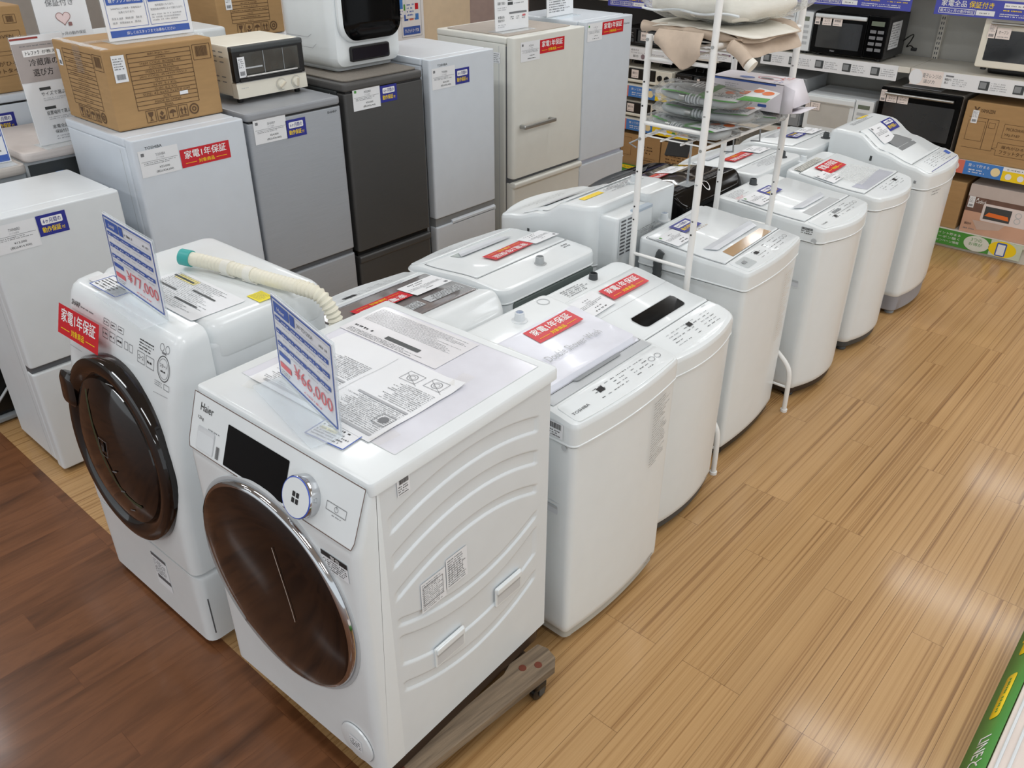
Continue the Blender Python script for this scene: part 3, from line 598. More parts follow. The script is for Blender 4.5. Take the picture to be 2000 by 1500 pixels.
inlet(t, .26, .43, .838, GHOSE); backplate(t, .535, .5, .1, .782, x0=.03, x1=.48)
decal(t, 'recycling_mark', lambda b: greek(b, sub(S, 0, 0, 0, .001), .05, .38, .09, .41, 2, GINK, E0, 3))
wires(t, [(.05, .5, .73), (.03, .53, .72), (.02, .535, .66), (.04, .535, .6), (.06, .53, .62), (.05, .52, .7)], (YG, GW, GW), 2)
b = B(); tube(b, [(.5, .505, .74)]+[(.48+.035*math.cos(a*.5), .515+.004*a*.3, .68+.035*math.sin(a*.5)) for a in range(0, 26)], .007, DGREY, 6); obj('power_cord', b, t, 'coiled dark power cord')
b = B(); rbox(b, (-.002, .2, .76), (.002, .212, .785), MGREY, .004, .002); rbox(b, (.532, .2, .765), (.537, .215, .79), MGREY, .004, .002); obj('latch', b, t)

t, S, L, lo, po, z, cab = washer('washing_machine', 'big white washer dryer with curved top, yellow label and vented back box', (2.27, 1.235, 0), PI, .515, .50, [(0, .83), (.1, .85), (.24, .89), (.36, .955), (.5, .965)], .72, lid=(.12, .345), lidx=.03, r=.05, bow=.05)
panel_print(t, S, .12, .03, .4, .09, None, 23, 0, .001, 3)
tray(t, L, .17, .135, .44, .2, .005, mat('lid_recess', (216, 219, 224), .3), .05); decal(t, 'lid_window', lambda b: poly(b, sub(L, 0, 0, 0, .0014), [(.2, .145), (.22, .185), (.4, .185), (.42, .145)], mat('smoky_window', (150, 153, 156), .1)))
decal(t, 'caution_label', lambda b: (greek(b, sub(L, 0, 0, 0, .001), .06, .25, .4, .34, 7, GINK, E0, 15), rect(b, sub(S, 0, 0, 0, .001), .31, .37, .44, .4, YEL), greek(b, sub(S, 0, 0, 0, .002), .05, .36, .3, .42, 5, GINK, E0, 16)))
b = B(); rbox(b, (.02, .47, .62), (.22, .555, .962), WHITE, .02, .01); rbox(b, (.222, .47, .64), (.47, .585, .93), WHITE, .018, .01)
S2 = plane((.47, .5855, .64), (-1, 0, 0), (0, 0, 1))
rect(b, S2, .01, .13, .1, .29, WHITE2, .001)
for k in range(10):
    for c in range(2): rect(b, S2, .018+.042*c, .142+.0145*k, .05+.042*c, .149+.0145*k, GREYSH, .0022)
S3 = plane((.22, .5555, .62), (-1, 0, 0), (0, 0, 1))
for k in range(5): rbox(b, (.06, .5555, .7+.028*k), (.18, .565, .712+.028*k), WHITE2, .004, .003, ax='x')
rect(b, S2, .04, .02, .075, .06, MGREY, .002); rbox(b, (.24, .56, .925), (.36, .59, .938), mat('pale_blue_tab', (186, 200, 214), .4), .006, .004)
obj('rear_housing', b, t, 'white vented box on the back'); inlet(t, .13, .42, .962, WHITE2); backplate(t, .515, .5, .1, .62)
b = B(); tube(b, [(.41, .585, .68), (.4, .594, .66), (.385, .594, .58), (.4, .58, .5), (.42, .54, .46)], .006, GHOSE, 6, smooth=2); obj('power_cord', b, t); wires(t, [(.44, .51, .62), (.45, .525, .52), (.43, .525, .44), (.4, .52, .4)], (YG,), 3)
b = B(); rbox(b, (.512, .17, .78), (.517, .182, .81), DGREY, .003, .002); obj('latch', b, t)

t, S, L, lo, po, z, cab = washer('washing_machine', 'glossy black top loader with a red label among the white machines', (2.93, 1.25, 0), PI, .565, .55, [(0, .8), (.12, .815), (.35, .845), (.48, .86), (.55, .81)], .73, m=GBLK, lid=(.13, .42), lidx=.03, lidm=mat('smoked_brown_glass', (66, 58, 50), .08, coat=1.), base=BLACK, r=.06)
decal(t, 'lid_grip', lambda b: (poly(b, sub(S, 0, 0, 0, .002), [(.1, .06), (.2, .11), (.5, .11), (.5, .06)], DGREY), poly(b, sub(S, 0, 0, 0, .0026), [(.14, .07), (.22, .1), (.48, .1), (.46, .075)], BLACK), greek(b, sub(S, 0, 0, 0, .003), .15, .03, .4, .045, 1, GINK, E0, 3)))
sticker_on(t, L, 'red', .26, .21, .02); card_on(t, L, .1, .19, None, None, None, 0, seed=12, L=.15)
decal(t, 'control_panel', lambda b: (rect(b, sub(S, 0, 0, 0, .001), .08, .435, .5, .475, mat('panel_dark', (46, 42, 38), .2)), greek(b, sub(S, 0, 0, 0, .0015), .09, .44, .49, .47, 3, GINK, E0, 14), ring(b, sub(S, 0, 0, 0, .003), .3, .5, .022, .005, WINK)))
wires(t, [(.25, .55, .7), (.23, .575, .72), (.22, .575, .66), (.24, .57, .62)], (YG, GW), 4)

t, S, L, lo, po, z, cab = washer('washing_machine', 'white top loader with red label, seen from behind past the black one', (3.45, 1.12, 0), PI, .5, .46, [(0, .8), (.1, .825), (.46, .838)], .72, lid=(.1, .33), lidx=.02, r=.04)
tray(t, L, .15, .11, .42, .15, .005, MGREY, .02); sticker_on(t, L, 'red', .17, .2, 0, L=.2); card_on(t, L, .02, .19, None, None, None, 0, seed=13, L=.13); inlet(t, .12, .4, .836, DGREY)
decal(t, 'caution_label', lambda b: greek(b, sub(S, 0, 0, 0, .001), .12, .345, .36, .42, 6, LINK, E0, 17)); backplate(t, .5, .46, .1, .68)
b = B(); tube(b, [(.26+.028*math.cos(a*.5), .468+.0015*a, .74+.028*math.sin(a*.5)) for a in range(0, 26)], .006, DGREY, 6); obj('power_cord', b, t)
wires(t, [(.02, .46, .77), (.0, .48, .76), (.0, .49, .68), (.02, .485, .64)], (YG, GW, GHOSE), 6)
t, S, L, lo, po, z, cab = washer('washing_machine', 'white top loader with a blue label farthest in the turned-round row', (3.99, 1.08, 0), PI, .46, .42, [(0, .8), (.1, .83), (.42, .842)], .73, lid=(.1, .31), lidx=.02, r=.04)
decal(t, 'lid_window', lambda b: poly(b, L, [(.1, .11), (.12, .17)]+[(.12+.04*k, .17+.012*math.sin(k)) for k in range(1, 6)]+[(.36, .11)], mat('pale_window', (196, 200, 204))))
sticker_on(t, L, 'blue', .17, .19, 0, L=.12); card_on(t, L, .02, .19, None, None, None, 0, seed=14, L=.14); inlet(t, .17, .375, .84, DGREY)
decal(t, 'caution_label', lambda b: greek(b, sub(S, 0, 0, 0, .001), .02, .32, .14, .39, 5, GINK, E0, 18)); backplate(t, .46, .42, .1, .7)
# ------------------------------------------------------------------ drum washers (fronts towards -X)
def offs(P, d):
    n = len(P); Q = []
    for i in range(n):
        a, p, c = Vector(P[i-1]), Vector(P[i]), Vector(P[(i+1) % n]); e1 = (p-a).normalized(); e2 = (c-p).normalized()
        n1 = Vector((-e1.y, e1.x)); n2 = Vector((-e2.y, e2.x)); m = (n1+n2)
        m = m.normalized() if m.length > 1e-6 else n1
        Q.append(tuple(p+m*d/max(.35, m.dot(n1))))
    return Q
def profile_solid(b, P, x0, x1, f, m, T=None, seg=4):
    """side profile (y, z), listed anticlockwise, run across x with rounded ends"""
    area = sum(a[0]*c[1]-c[0]*a[1] for a, c in zip(P, P[1:]+P[:1]))
    if area < 0: P = P[::-1]
    R = [(f*(1-math.sin(PI/2*k/seg)), f*(1-math.cos(PI/2*k/seg))) for k in range(seg+1)] if f > 0 else [(0, 0)]
    zm = min(p[1] for p in P); ym = max(p[0] for p in P)
    def offs_(i): return [(p[0] if p[0] > ym-1e-5 else q[0], p[1] if p[1] < zm+1e-5 else q[1]) for p, q in zip(P, offs(P, i))]
    R = [(f, 0.), (f*1.4, 0.)] and R
    rings = [(x0+dx, offs_(i)) for dx, i in R[::-1]]+([(x0+f*1.5, offs_(0)), (x1-f*1.5, offs_(0))] if f > 0 else [])+[(x1-dx, offs_(i)) for dx, i in R]
    n = len(P); vs = []; fs = []
    for x, Q in rings: vs += [(x, y, z) for y, z in Q]
    for k in range(len(rings)-1):
        for i in range(n): j = (i+1) % n; fs.append((k*n+i, k*n+j, (k+1)*n+j, (k+1)*n+i)[::-1])
    fs.append(tuple(range(n))[::-1]); fs.append(tuple((len(rings)-1)*n+i for i in range(n)))
    fs = [f_ if k >= len(fs)-2 else f_[::-1] for k, f_ in enumerate(fs)]
    return b.add(vs, fs, m, T)

# --- the big glossy white one on the wooden dolly
W = .597
t = thing('drum_washing_machine', 'big white drum washer with black screen and chrome ringed door on a wooden dolly', 'washing machine', (-.025, .6, 0), -PI/2+.035, 'drum washing machines')
b = B(); profile_solid(b, [(0, .16), (0, .845), (.002, .87), (.05, 1.0), (.058, 1.008), (.075, 1.008), (.075, .16)], 0, W, .022, WHITE)
front = obj('front_panel', b, t)
b = B(); box(b, (.03, .062, .17), (W-.012, .064, .95), GREYSH); box(b, (.004, .064, .16), (W-.006, .638, .985), WHITE2)
obj('cabinet', b, t)
def bump(y, z):
    c = (y-.345)/.255
    D = 0.
    def band(zc, k, hw, y0=.10, y1=.585, dep=.006):
        zz = zc+k*(1-c*c)-k; d = abs(z-zz); e = min(y-y0, y1-y)
        g = lambda v: max(0., min(1., v)); s = lambda v: v*v*(3-2*v)
        return dep*s(g((hw-d)/.006+.5))*s(g(e/.02+.5))
    for zc, k, hw in ((.922, .045, .021), (.832, .055, .019), (.737, .06, .012), (.545, -.06, .010), (.445, -.07, .045), (.325, -.07, .014)): D -= band(zc, k, hw)
    D -= band(.64, .0, .0, 0, 1, 0)
    return D
b = B(); ny, nz = 110, 300; y0, y1, z0, z1 = .064, .638, .159, .985
b.add([(W-.001+bump(y0+(y1-y0)*i/ny, z0+(z1-z0)*j/nz), y0+(y1-y0)*i/ny, z0+(z1-z0)*j/nz) for j in range(nz+1) for i in range(ny+1)], [(j*(ny+1)+i, j*(ny+1)+i+1, (j+1)*(ny+1)+i+1, (j+1)*(ny+1)+i) for j in range(nz) for i in range(ny)], WHITE2)
box(b, (W-.012, .063, .166), (W-.004, .0645, .975), GREYSH); box(b, (W-.01, .6375, .16), (W-.0012, .6385, .985), WHITE2)
side = obj('side_panel', b, t, 'embossed side panel', ang=80)
SP = plane((W-.0005, 0, 0), (0, 1, 0), (0, 0, 1))
for y, z in ((.195, .375), (.42, .402)):
    b = B(); f = sub(SP, y, z, .0)
    rbox(b, (W-.002, y, z-.008), (W+.004, y+.105, z+.056), WHITE, .005, .002, ax='x'); rrect(b, f, .006, -.002, .099, .034, .003, mat('recess_shade', (206, 208, 210), .5), .0048); rect(b, f, .006, .026, .099, .034, mat('recess_deep_shade', (184, 186, 188), .5), .005); rbox(b, (W, y+.003, z+.036), (W+.009, y+.102, z+.055), WHITE, .004, .003, ax='x')  # hollow of the handle drawn flat, its shade painted in two greys
    obj('carry_handle', b, side)
b = B(); f = sub(SP, .165, .575, 0, .0015); rect(b, f, 0, 0, .08, .09, PAPER); rect(b, f, .083, .012, .155, .105, PAPER); greek(b, f, .004, .004, .076, .085, 14, GINK, 2*E0, 5, fillh=.4); frame(b, f, .008, .02, .07, .075, .0012, GINK, 3*E0); greek(b, f, .088, .016, .15, .1, 12, GINK, 2*E0, 6, ch=1.2, fillh=.4)
for k in range(6): line(b, f, [(.092+.009*k, .03+.006*(k % 3)), (.092+.009*k, .085-.01*(k % 2))], .0008, GINK, 3*E0)
obj('rating_label', b, t)
b = B(); f = sub(SP, .122, .94, 0, .001); rect(b, f, 0, 0, .036, .042, PAPER); barcode(b, f, .006, .028, .033, .04, INK); greek(b, f, .003, .002, .033, .026, 4, INK, seed=4); obj('barcode_label', b, t)
# lid
b = B(); loft(b, (-.004, W+.004, .052, .663), [(.004, .978), (0, .982), (0, 1.005), (.003, 1.011), (.008, 1.013)], WHITE, .012, 0, 2, 3, 3)
lidt = obj('top_plate', b, t)
b = B(); f = plane((0, 0, 1.0132), (1, 0, 0), (0, 1, 0)); rrect(b, f, .035, .155, W-.035, .63, .004, mat('pale_lilac_top', (226, 227, 236), .22, coat=.3), .0003); frame(b, f, .035, .155, W-.035, .63, .002, mat('soft_edge_and_shade', (214, 218, 221), .4), .0006); obj('top_inset', b, t)
# printed notice stuck on the back half of the top
b = B(); g = sub(f, .03, .46, 0, .0012); rect(b, g, 0, 0, .35, .16, mat('translucent_label', (236, 236, 240), .15, coat=.6))
greek(b, g, .01, .075, .34, .15, 14, GINK, 2*E0, 21, fillh=.4); rect(b, g, .14, .03, .26, .045, DGREY, 3*E0); greek(b, g, .02, .032, .1, .048, 1, INK, 2*E0, 27, ragged=0); greek(b, g, .02, .005, .3, .025, 4, GINK, 2*E0, 22); obj('printed_label', b, t, 'clear printed notice')
# control panel
nrm = Vector((0, -.135, .05)).normalized(); V = Vector((0, .05, .135)).normalized()
PS = plane((0, -.0015, .862), (1, 0, 0), tuple(V))
b = B(); v1 = .149
rr = [(.012, .012), (W-.012, .012), (W-.006, .03), (W-.004, v1), (.004, v1), (.006, .03)]
poly(b, PS, rr, WHITE, .003); line(b, PS, rr+[rr[0]], .0022, mat('brown_seam', (112, 92, 84), .4), .0036)
text(b, sub(PS, 0, 0, 0, .0036), 'Haier', .035, .112, .085, .131, INK, E0, .0); text(b, sub(PS, 0, 0, 0, .0036), '12kg', .03, .088, .052, .098, INK, E0); greek(b, sub(PS, 0, 0, 0, .0036), .075, .075, .12, .081, 1, GINK, E0, 3); barcode(b, sub(PS, 0, 0, 0, .0036), .113, .02, .126, .05, INK); cp = obj('control_panel', b, t, 'slanted control panel')
b = B(); f = sub(PS, 0, 0, 0, .0036); rrect(b, f, .035, .018, .103, .075, .006, mat('soft_edge_and_shade', (214, 218, 221), .4), .0004); rrect(b, f, .037, .02, .101, .062, .005, WHITE2, .0008); rect(b, f, .037, .062, .101, .072, mat('soft_edge_and_shade', (214, 218, 221), .4), .001); obj('detergent_drawer', b, cp)  # soft shading of the white drawer recess painted as pale grey shapes
b = B(); f = sub(PS, 0, 0, 0, .0036); rrect(b, f, .145, .018, .365, .117, .003, GBLK, .0004); obj('screen', b, cp, 'glossy black screen')
T = Matrix.Translation(PS(.43, .066, .003)) @ Matrix(((1, 0, 0, 0), (0, V.y, nrm.y, 0), (0, V.z, nrm.z, 0), (0, 0, 0, 1)))
b = B(); lathe(b, [(.047, 0), (.047, .022), (.045, .026)], CHROME, T, 40); lathe(b, [(.0452, .0258), (.0435, .0275), (.0425, .0272)], mat('blue_ring', (70, 96, 190), .3), T, 40, caps=False); lathe(b, [(.0428, .027), (.0, .0274)], WHITE, T, 40)
kf = sub(PS, .43, .066, 0, .0308)
for a in (-1, 1):
    for c in (-1, 1): rrect(b, kf, a*.006-.0045, c*.007-.0055, a*.006+.0045, c*.007+.0055, .0015, INK, .0003)
obj('knob', b, cp, 'round white dial with chrome rim')
b = B(); f = sub(PS, .525, .075, 0, .0036); R_ = [(-.03, -.009), (.03, -.009), (.03, .009), (-.03, .009)]; line(b, f, R_+[R_[0]], .0012, GINK, E0); ring(b, f, 0, 0, .006, .001, GINK); line(b, f, [(0, 0), (0, .008)], .001, GINK); greek(b, f, -.01, -.018, .02, -.013, 1, GINK, E0, 4); obj('power_button', b, cp)
# door
T = TR((.285, -.001, .598), rx=PI/2)
b = B(); lathe(b, [(.29, -.004), (.288, .002), (.283, .003), (.278, .001)], LGREY, T, 72, caps=False); lathe(b, [(.279, .0), (.2785, .008), (.274, .014), (.267, .016)], CHROME, T, 72, caps=False); ringo = None
dr = obj('door', b, t, 'round door in chrome ring')
b = B(); lathe(b, [(.2685, .0155), (.262, .0185), (.2, .027), (.13, .033), (.06, .036), (0, .0365)], GBRN, T, 72); obj('door_glass', b, dr, 'dark brown glass')
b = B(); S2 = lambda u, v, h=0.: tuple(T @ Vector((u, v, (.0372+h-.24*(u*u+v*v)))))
line(b, S2, [(.06+.05*math.sin(k*.16), .17-.024*k) for k in range(9)], .0022, mat('warm_glint', (196, 184, 174), .3), .002); obj('grip_edge_glint', b, dr)  # glint along the grip edge painted as a pale line on the glass
# filter hatch, warning label
FS = plane((0, -.0008, 0), (1, 0, 0), (0, 0, 1))
b = B(); T = TR((.515, -.001, .222), rx=PI/2); lathe(b, [(.056, 0), (.055, .004), (.052, .005), (.0, .0052)], WHITE, T, 40); ring(b, sub(FS, .515, .222), 0, 0, .058, .003, LINK, .0004, 40); h_ = sub(FS, .515, .222, 0, .006); rect(b, h_, -.022, -.02, .022, .02, PAPER); greek(b, h_, -.02, -.016, .02, .012, 4, INK, seed=7); obj('filter_hatch', b, t)
b = B(); f = sub(FS, .484, .775, 0, .0004); rect(b, f, 0, 0, .083, .05, PAPER); rect(b, f, 0, .037, .083, .05, INK, 2*E0); text(b, f, '警告', .03, .039, .06, .048, WINK, 3*E0, .02); greek(b, f, .018, .003, .08, .034, 5, INK, 2*E0, 8); ring(b, f, .009, .026, .005, .001, INK, 2*E0); obj('warning_label', b, t)
b = B(); rbox(b, (.02, .03, .1015), (W-.012, .632, .1585), mat('dark_brown_base', (52, 36, 26), .35), .02, .004); obj('base', b, t, 'dark base')

# wooden dolly
DW = wood('worn_grey_wood', [(.3, (92, 80, 66)), (.45, (128, 112, 94)), (.6, (150, 132, 110)), (.75, (112, 96, 78))], 3, 3, .75, (3, 60, 20), coat=0., rowoff=1.4, xoff=1.3)
t = thing('dolly', 'worn wooden flat dolly with rusty screws under the big drum washer', 'dolly', (.315, .288, 0), -.085)
for s in (-1, 1):
    P = [(-.31, -.332), (.285, -.332), (.31, -.31), (.318, -.27), (.308, -.24), (.2, -.236), (.16, -.252), (.0, -.26), (-.16, -.252), (-.2, -.236), (-.31, -.24)]
    if s > 0: P = [(x, -y) for x, y in P][::-1]
    b = B(); prism(b, P, .074, .1, DW); obj('side_board', b, t)
for x in (-.26, .2):
    b = B(); rbox(b, (x, -.3, .044), (x+.08, .3, .0745), DW, .006); obj('cross_board', b, t)
b = B()
for x, y in ((.255, -.295), (.215, -.272), (-.23, -.29), (-.255, -.26)): lathe(b, [(.012, .099), (.011, .1012), (0, .1014)], mat('rusty_screw', (118, 62, 46), .7, metal=.3), TR((x, y, 0)), 12)
obj('screw_heads', b, t)
for x, y in ((.235, -.315), (.24, .3), (-.22, -.31), (-.22, .3)):
    b = B(); T = TR((x, y, .026), rx=PI/2); lathe(b, [(.0, -.011), (.02, -.011), (.026, -.008), (.026, .008), (.02, .011), (0, .011)], BLACK, T, 22); rbox(b, (x-.02, y-.018, .046), (x+.02, y+.018, .0745), BLACK, .006)
    box(b, (x-.008, y-.016, .02), (x+.012, y-.0125, .05), DGREY); box(b, (x-.008, y+.0125, .02), (x+.012, y+.016, .05), DGREY); obj('caster', b, t)

# loose instruction sheet, taped on the top
t = thing('instruction_sheet', 'printed instruction sheet taped on top of the big drum washer', 'paper', (.14, .115, 1.0155), .03)
pz = lambda u, v: .001+.002*math.sin(u*22+v*6)**2+.01*max(0, (u-.25)/.06)*max(0, (.06-v)/.06)
PSf = lambda u, v, h=0.: (u, v, pz(u, v)+h)
b = B(); rect(b, PSf, 0, 0, .30, .42, PAPER, 0, 20, 24); S2 = sub(PSf, .295, .005, PI/2, .0006)
# reads from the right hand side: u along +Y, v along -X
for k, (u0, v0, u1, v1) in enumerate(((.01, .02, .19, .27), (.22, .02, .4, .27))):
    greek(b, S2, u0, v0+.15, u1, v1, 17, GINK, E0, 31+k, fillh=.42); rect(b, S2, u0, v1+.002, u1*.95, v1+.01, LINK, E0, 8, 1); greek(b, S2, u0, v0+.06, u1-.06, v0+.14, 13, GINK, E0, 41+k, fillh=.42); rect(b, S2, u0, v0+.145, u1-.02, v0+.152, LINK, E0, 8, 1)
for (u, v) in ((.05, .04), (.12, .05)):
    frame(b, S2, u-.03, v-.02, u+.02, v+.02, .0012, GINK, E0); ring(b, S2, u-.005, v, .014, .0015, GINK, E0); ring(b, S2, u-.005, v, .008, .001, GINK, E0); line(b, S2, [(u-.04, v+.025), (u+.02, v-.01)], .001, GINK)
line(b, S2, [(.205, .01), (.205, .28)], .001, LINK); disc(b, S2, .03, .22, .012, GINK); frame(b, S2, .01, .2, .05, .24, .0012, GINK)
for i in range(3):
    for j in range(4): frame(b, S2, .26+.03*i, .09+.012*j, .29+.03*i, .102+.012*j, .0008, LINK)
obj('sheet', b, t)
for u, v, r_ in ((-.03, .36, .3), (.28, .0, .1), (.0, -.03, -.1)):
    b = B(); rect(b, sub(lambda u, v, h=0.: (u, v, .0042+h), u, v, r_), 0, 0, .06, .035, TAPE); obj('tape', b, t, 'clear tape piece')

# acrylic price stands
def pop(name, label, loc, rz, maker, price, model=None, L=.3, H=.205, seed=1, lean=.03):
    t = thing(name, label, 'price sign', loc, rz, 'acrylic price stands')
    T = TR(rx=-lean); P = lambda u, v, h=0.: tuple(T @ Vector((u, -.0016-h, v)))
    b = B(); rbox(b, (0, -.001, .012), (L, .001, H+.012), mat('pale_sheet', (232, 235, 242), .4), .001, .0005, T=T)
    f = sub(P, 0, .012)
    frame(b, f, .006, .005, L-.006, H-.005, .004, MBLUE); rect(b, f, .015, H-.038, .095, H-.012, MBLUE); text(b, f, maker, .035, H-.031, .075, H-.021, WINK, 2*E0); rect(b, f, .1, H-.038, .125, H-.012, MBLUE)
    if model: text(b, f, model, .135, H-.032, .215, H-.02, INK)
    else: greek(b, f, .135, H-.034, .2, H-.02, 1, INK, 2*E0, seed)
    frame(b, f, .127, H-.038, L-.014, H-.012, .0008, LINK); greek(b, f, L-.06, H-.032, L-.02, H-.02, 1, GINK, 2*E0, seed+1)
    for r_, cols in enumerate(((.05, .1, .17, .235, .286), (.045, .08, .115, .15, .185, .22, .25, .286), (.045, .08, .17, .235, .286))):
        u = .015; v = H-.056-.032*r_
        for c in cols: rect(b, f, u, v, c-.003, v+.011, MBLUE); greek(b, f, u+.005, v+.002, c-.008, v+.009, 1, WINK, 2*E0, seed+r_); greek(b, f, u+.004, v-.01, c-.008, v-.005, 1, LINK, 2*E0, seed+r_); u = c
    rect(b, f, .015, .058, .075, .07, MBLUE); rect(b, f, .015, .028, .075, .042, PINKR); greek(b, f, .02, .012, .07, .024, 2, GINK, 2*E0, seed)
    text(b, f, price, .095, .03, L-.02, .068, PINKR, 2*E0, .0); greek(b, f, .14, .014, .24, .022, 1, PINKR, 2*E0, seed+5)
    obj('price_sheet', b, t)
    b = B(); rbox(b, (-.004, .0015, .0), (L+.004, .004, H+.016), ACRY, .002, .001, T=T); rbox(b, (-.004, -.07, 0), (L+.004, .004, .0025), ACRY, .004, .001)
    obj('acrylic_holder', b, t, 'clear acrylic holder'); return t
pop('price_stand', 'upright acrylic price sign on the big drum washer with instruction sheet', (.172, .468, 1.0205), -1.774, 'Haier', '¥66,000', 'JW-TD120SA', .305, seed=3)
pop('price_stand', 'upright acrylic price sign on the drum washer with hose on top', (.152, 1.215, 1.0375), -1.635, 'SHARP', '¥77,000', None, .305, seed=7)
t = thing('notice_card', 'small blue bordered notice card lying at the foot of the price sign', 'card', (.072, .246, 1.0155), -PI/2+.12)
f = plane((0, 0, 0), (1, 0, 0), (0, 1, 0)); b = B(); rect(b, f, 0, 0, .115, .085, PAPER); frame(b, f, .002, .002, .113, .083, .003, MBLUE, 2*E0); greek(b, f, .01, .045, .105, .078, 3, INK, 2*E0, 5); rect(b, f, .012, .034, .06, .043, mat('pale_yellow_mark', (240, 226, 150), .5), 2*E0); greek(b, f, .01, .008, .105, .042, 4, GINK, 3*E0, 6); obj('card', b, t)

# --- the drum washer with the sloping front
W = .6
t = thing('drum_washing_machine', 'white drum washer with sloping front, dark brown round door and red sticker', 'washing machine', (-.02, 1.4, 0), -PI/2+.02, 'drum washing machines')
PR = [(0, .30), (0, .36), (.004, .48), (.014, .6), (.032, .73), (.055, .85), (.082, .95), (.1, 1.0), (.112, 1.018), (.13, 1.028), (.16, 1.032), (.19, 1.034), (.19, .30)]
PF = [(0, .03), (0, .292), (.19, .292), (.19, .03)]
b = B(); profile_solid(b, PR, 0, W, .03, WHITE); fcb = b
b = B(); profile_solid(b, PF, .004, W-.004, .03, WHITE); rbox(b, (W-.014, .02, .06), (W-.0035, .024, .2), GREYSH, .002, .001); obj('lower_front', b, t)
b = B(); rbox(b, (.006, .18, .035), (W-.006, .575, .98), WHITE2, .03, .01); obj('cabinet', b, t)
b = B(); loft(b, (.002, W-.002, .186, .58), [(.004, .93), (0, .94), (0, 1.0), (.006, 1.02), (.018, 1.032), (.03, 1.0345)], WHITE, .05, 0, 2, 3, 5); obj('top_cover', b, t)
b = B(); rbox(b, (.03, .06, .0), (W-.03, .54, .036), LGREY, .02, .006); obj('base', b, t)
def fy(z):
    for (a, p), (c, q) in zip(PR, PR[1:]):
        if p <= z <= q: return a+(c-a)*(z-p)/(q-p)
    return 0.
FSs = lambda u, v, h=0.: (u, fy(v)-h, v+.15*h)
# door: outer ring, inner glass, handle
T = TR((.302, .012, .612), rx=PI/2-.09)
b = B(); lathe(b, [(.284, -.03), (.286, .004), (.28, .016), (.262, .024), (.242, .02), (.226, .006)], GBRN, T, 72, caps=False); dr = obj('door', b, t, 'round dark brown door ring')
b = B(); lathe(b, [(.227, .004), (.222, .016), (.17, .034), (.1, .044), (0, .048)], mat('smoky_brown_glass', (20, 13, 11), .05, var=.3, scale=6, coat=.35, spec=.5), T, 72); obj('door_glass', b, dr, 'smoky brown glass')
b = B(); loft(b, (-.288, -.205, .055, .17), [(.012, -.004), (.002, .012), (0, .02), (.012, .028)], GBRN, .03, 0, 2, 3, 4, T=T); obj('door_handle', b, dr)
GS = lambda u, v, h=0.: tuple(T @ Vector((u, v, .0495-.55*(u*u+v*v)+h)))
b = B(); frame(b, GS, -.025, .0, .02, .05, .0014, GINK, .001); rect(b, GS, -.012, .01, .006, .04, BLACK, .0012); text(b, GS, '23', -.008, .015, .004, .032, GINK, .002)
for k in range(3): line(b, GS, [(.03+.02*k, -.04-.06*k), (.055+.02*k, -.032-.06*k)], .004, GINK, .0012)
obj('door_display', b, dr); b = B(); line(b, GS, [(-.1+.03*k, .17-.032*k-.1*math.sin(k*.35)) for k in range(9)], .012, mat('dim_green_strip', (44, 62, 42), .3), .001); obj('inner_edge', b, dr)  # greenish strip inside the door, drawn as a line on the glass
# panel print
b = fcb; f = FSs
text(b, f, 'SHARP', .035, .968, .085, .982, INK, .0012, .02); greek(b, f, .09, .97, .17, .978, 1, GINK, .001, 3)
for k in range(3): frame(b, f, .225+.04*k, .966, .255+.04*k, .981, .0014, GINK, .001); greek(b, f, .229+.04*k, .97, .252+.04*k, .978, 1, INK, .0014, k)
for k in range(3): frame(b, f, .224+.039*k, .93, .254+.039*k, .954, .0014, GINK, .001); greek(b, f, .228+.039*k, .937, .251+.039*k, .948, 1, INK, .0014, 7+k)
for k in range(2): frame(b, f, .345+.025*k, .932, .363+.025*k, .952, .0014, GINK, .001)
greek(b, f, .42, .955, .5, .985, 4, INK, .001, 9, fillh=.45, ch=1.2); frame(b, f, .415, .92, .452, .95, .0014, GINK, .001); text(b, f, 'コース', .42, .929, .447, .941, INK, .0014); frame(b, f, .46, .92, .498, .95, .0014, GINK, .001); greek(b, f, .465, .929, .495, .941, 1, INK, .0014, 5)
for k in range(2): ring(b, f, .53+.026*k, .992, .01, .0014, GINK, .001)
rect(b, f, .532, .977, .552, .982, GINK, .001); ring(b, f, .545, .94, .03, .002, INK, .001, 32, .034); ring(b, f, .545, .94, .024, .0012, GINK, .001, 32, .027); text(b, f, 'スタート', .528, .942, .562, .953, INK, .001); greek(b, f, .532, .928, .558, .937, 1, INK, .001, 6)
frame(b, f, .55, .888, .575, .902, .0012, GINK, .001); greek(b, f, .505, .886, .545, .902, 3, GINK, .001, 8)
obj('front_cover', b, t)
b = B(); line(b, FSs, [(.03, .845), (.1, .845)], .0016, LINK, .0008); line(b, FSs, [(.5, .865), (.57, .87)], .0016, LINK, .0008); obj('panel_seam', b, t)
TS = plane((0, 0, 1.0355), (1, 0, 0), (0, 1, 0))
b = B(); rrect(b, TS, .06, .14, .17, .2, .006, mat('pale_drawer', (222, 224, 226), .25, coat=.5), .0004); obj('detergent_lid', b, t)
b = B(); f = sub(TS, .21, .185, 0, .0006); rrect(b, f, 0, 0, .33, .165, .01, PAPER); rect(b, f, .03, .125, .13, .15, mat('pale_yellow_mark', (240, 226, 150), .5), 2*E0); greek(b, f, .02, .012, .3, .155, 22, GINK, 3*E0, 12, fillh=.4)
for k in range(5): rect(b, f, .02+.14*(k % 2), .02+.028*k, .12+.15*(k % 2), .026+.028*k, DGREY, 4*E0)
obj('instruction_label', b, t)
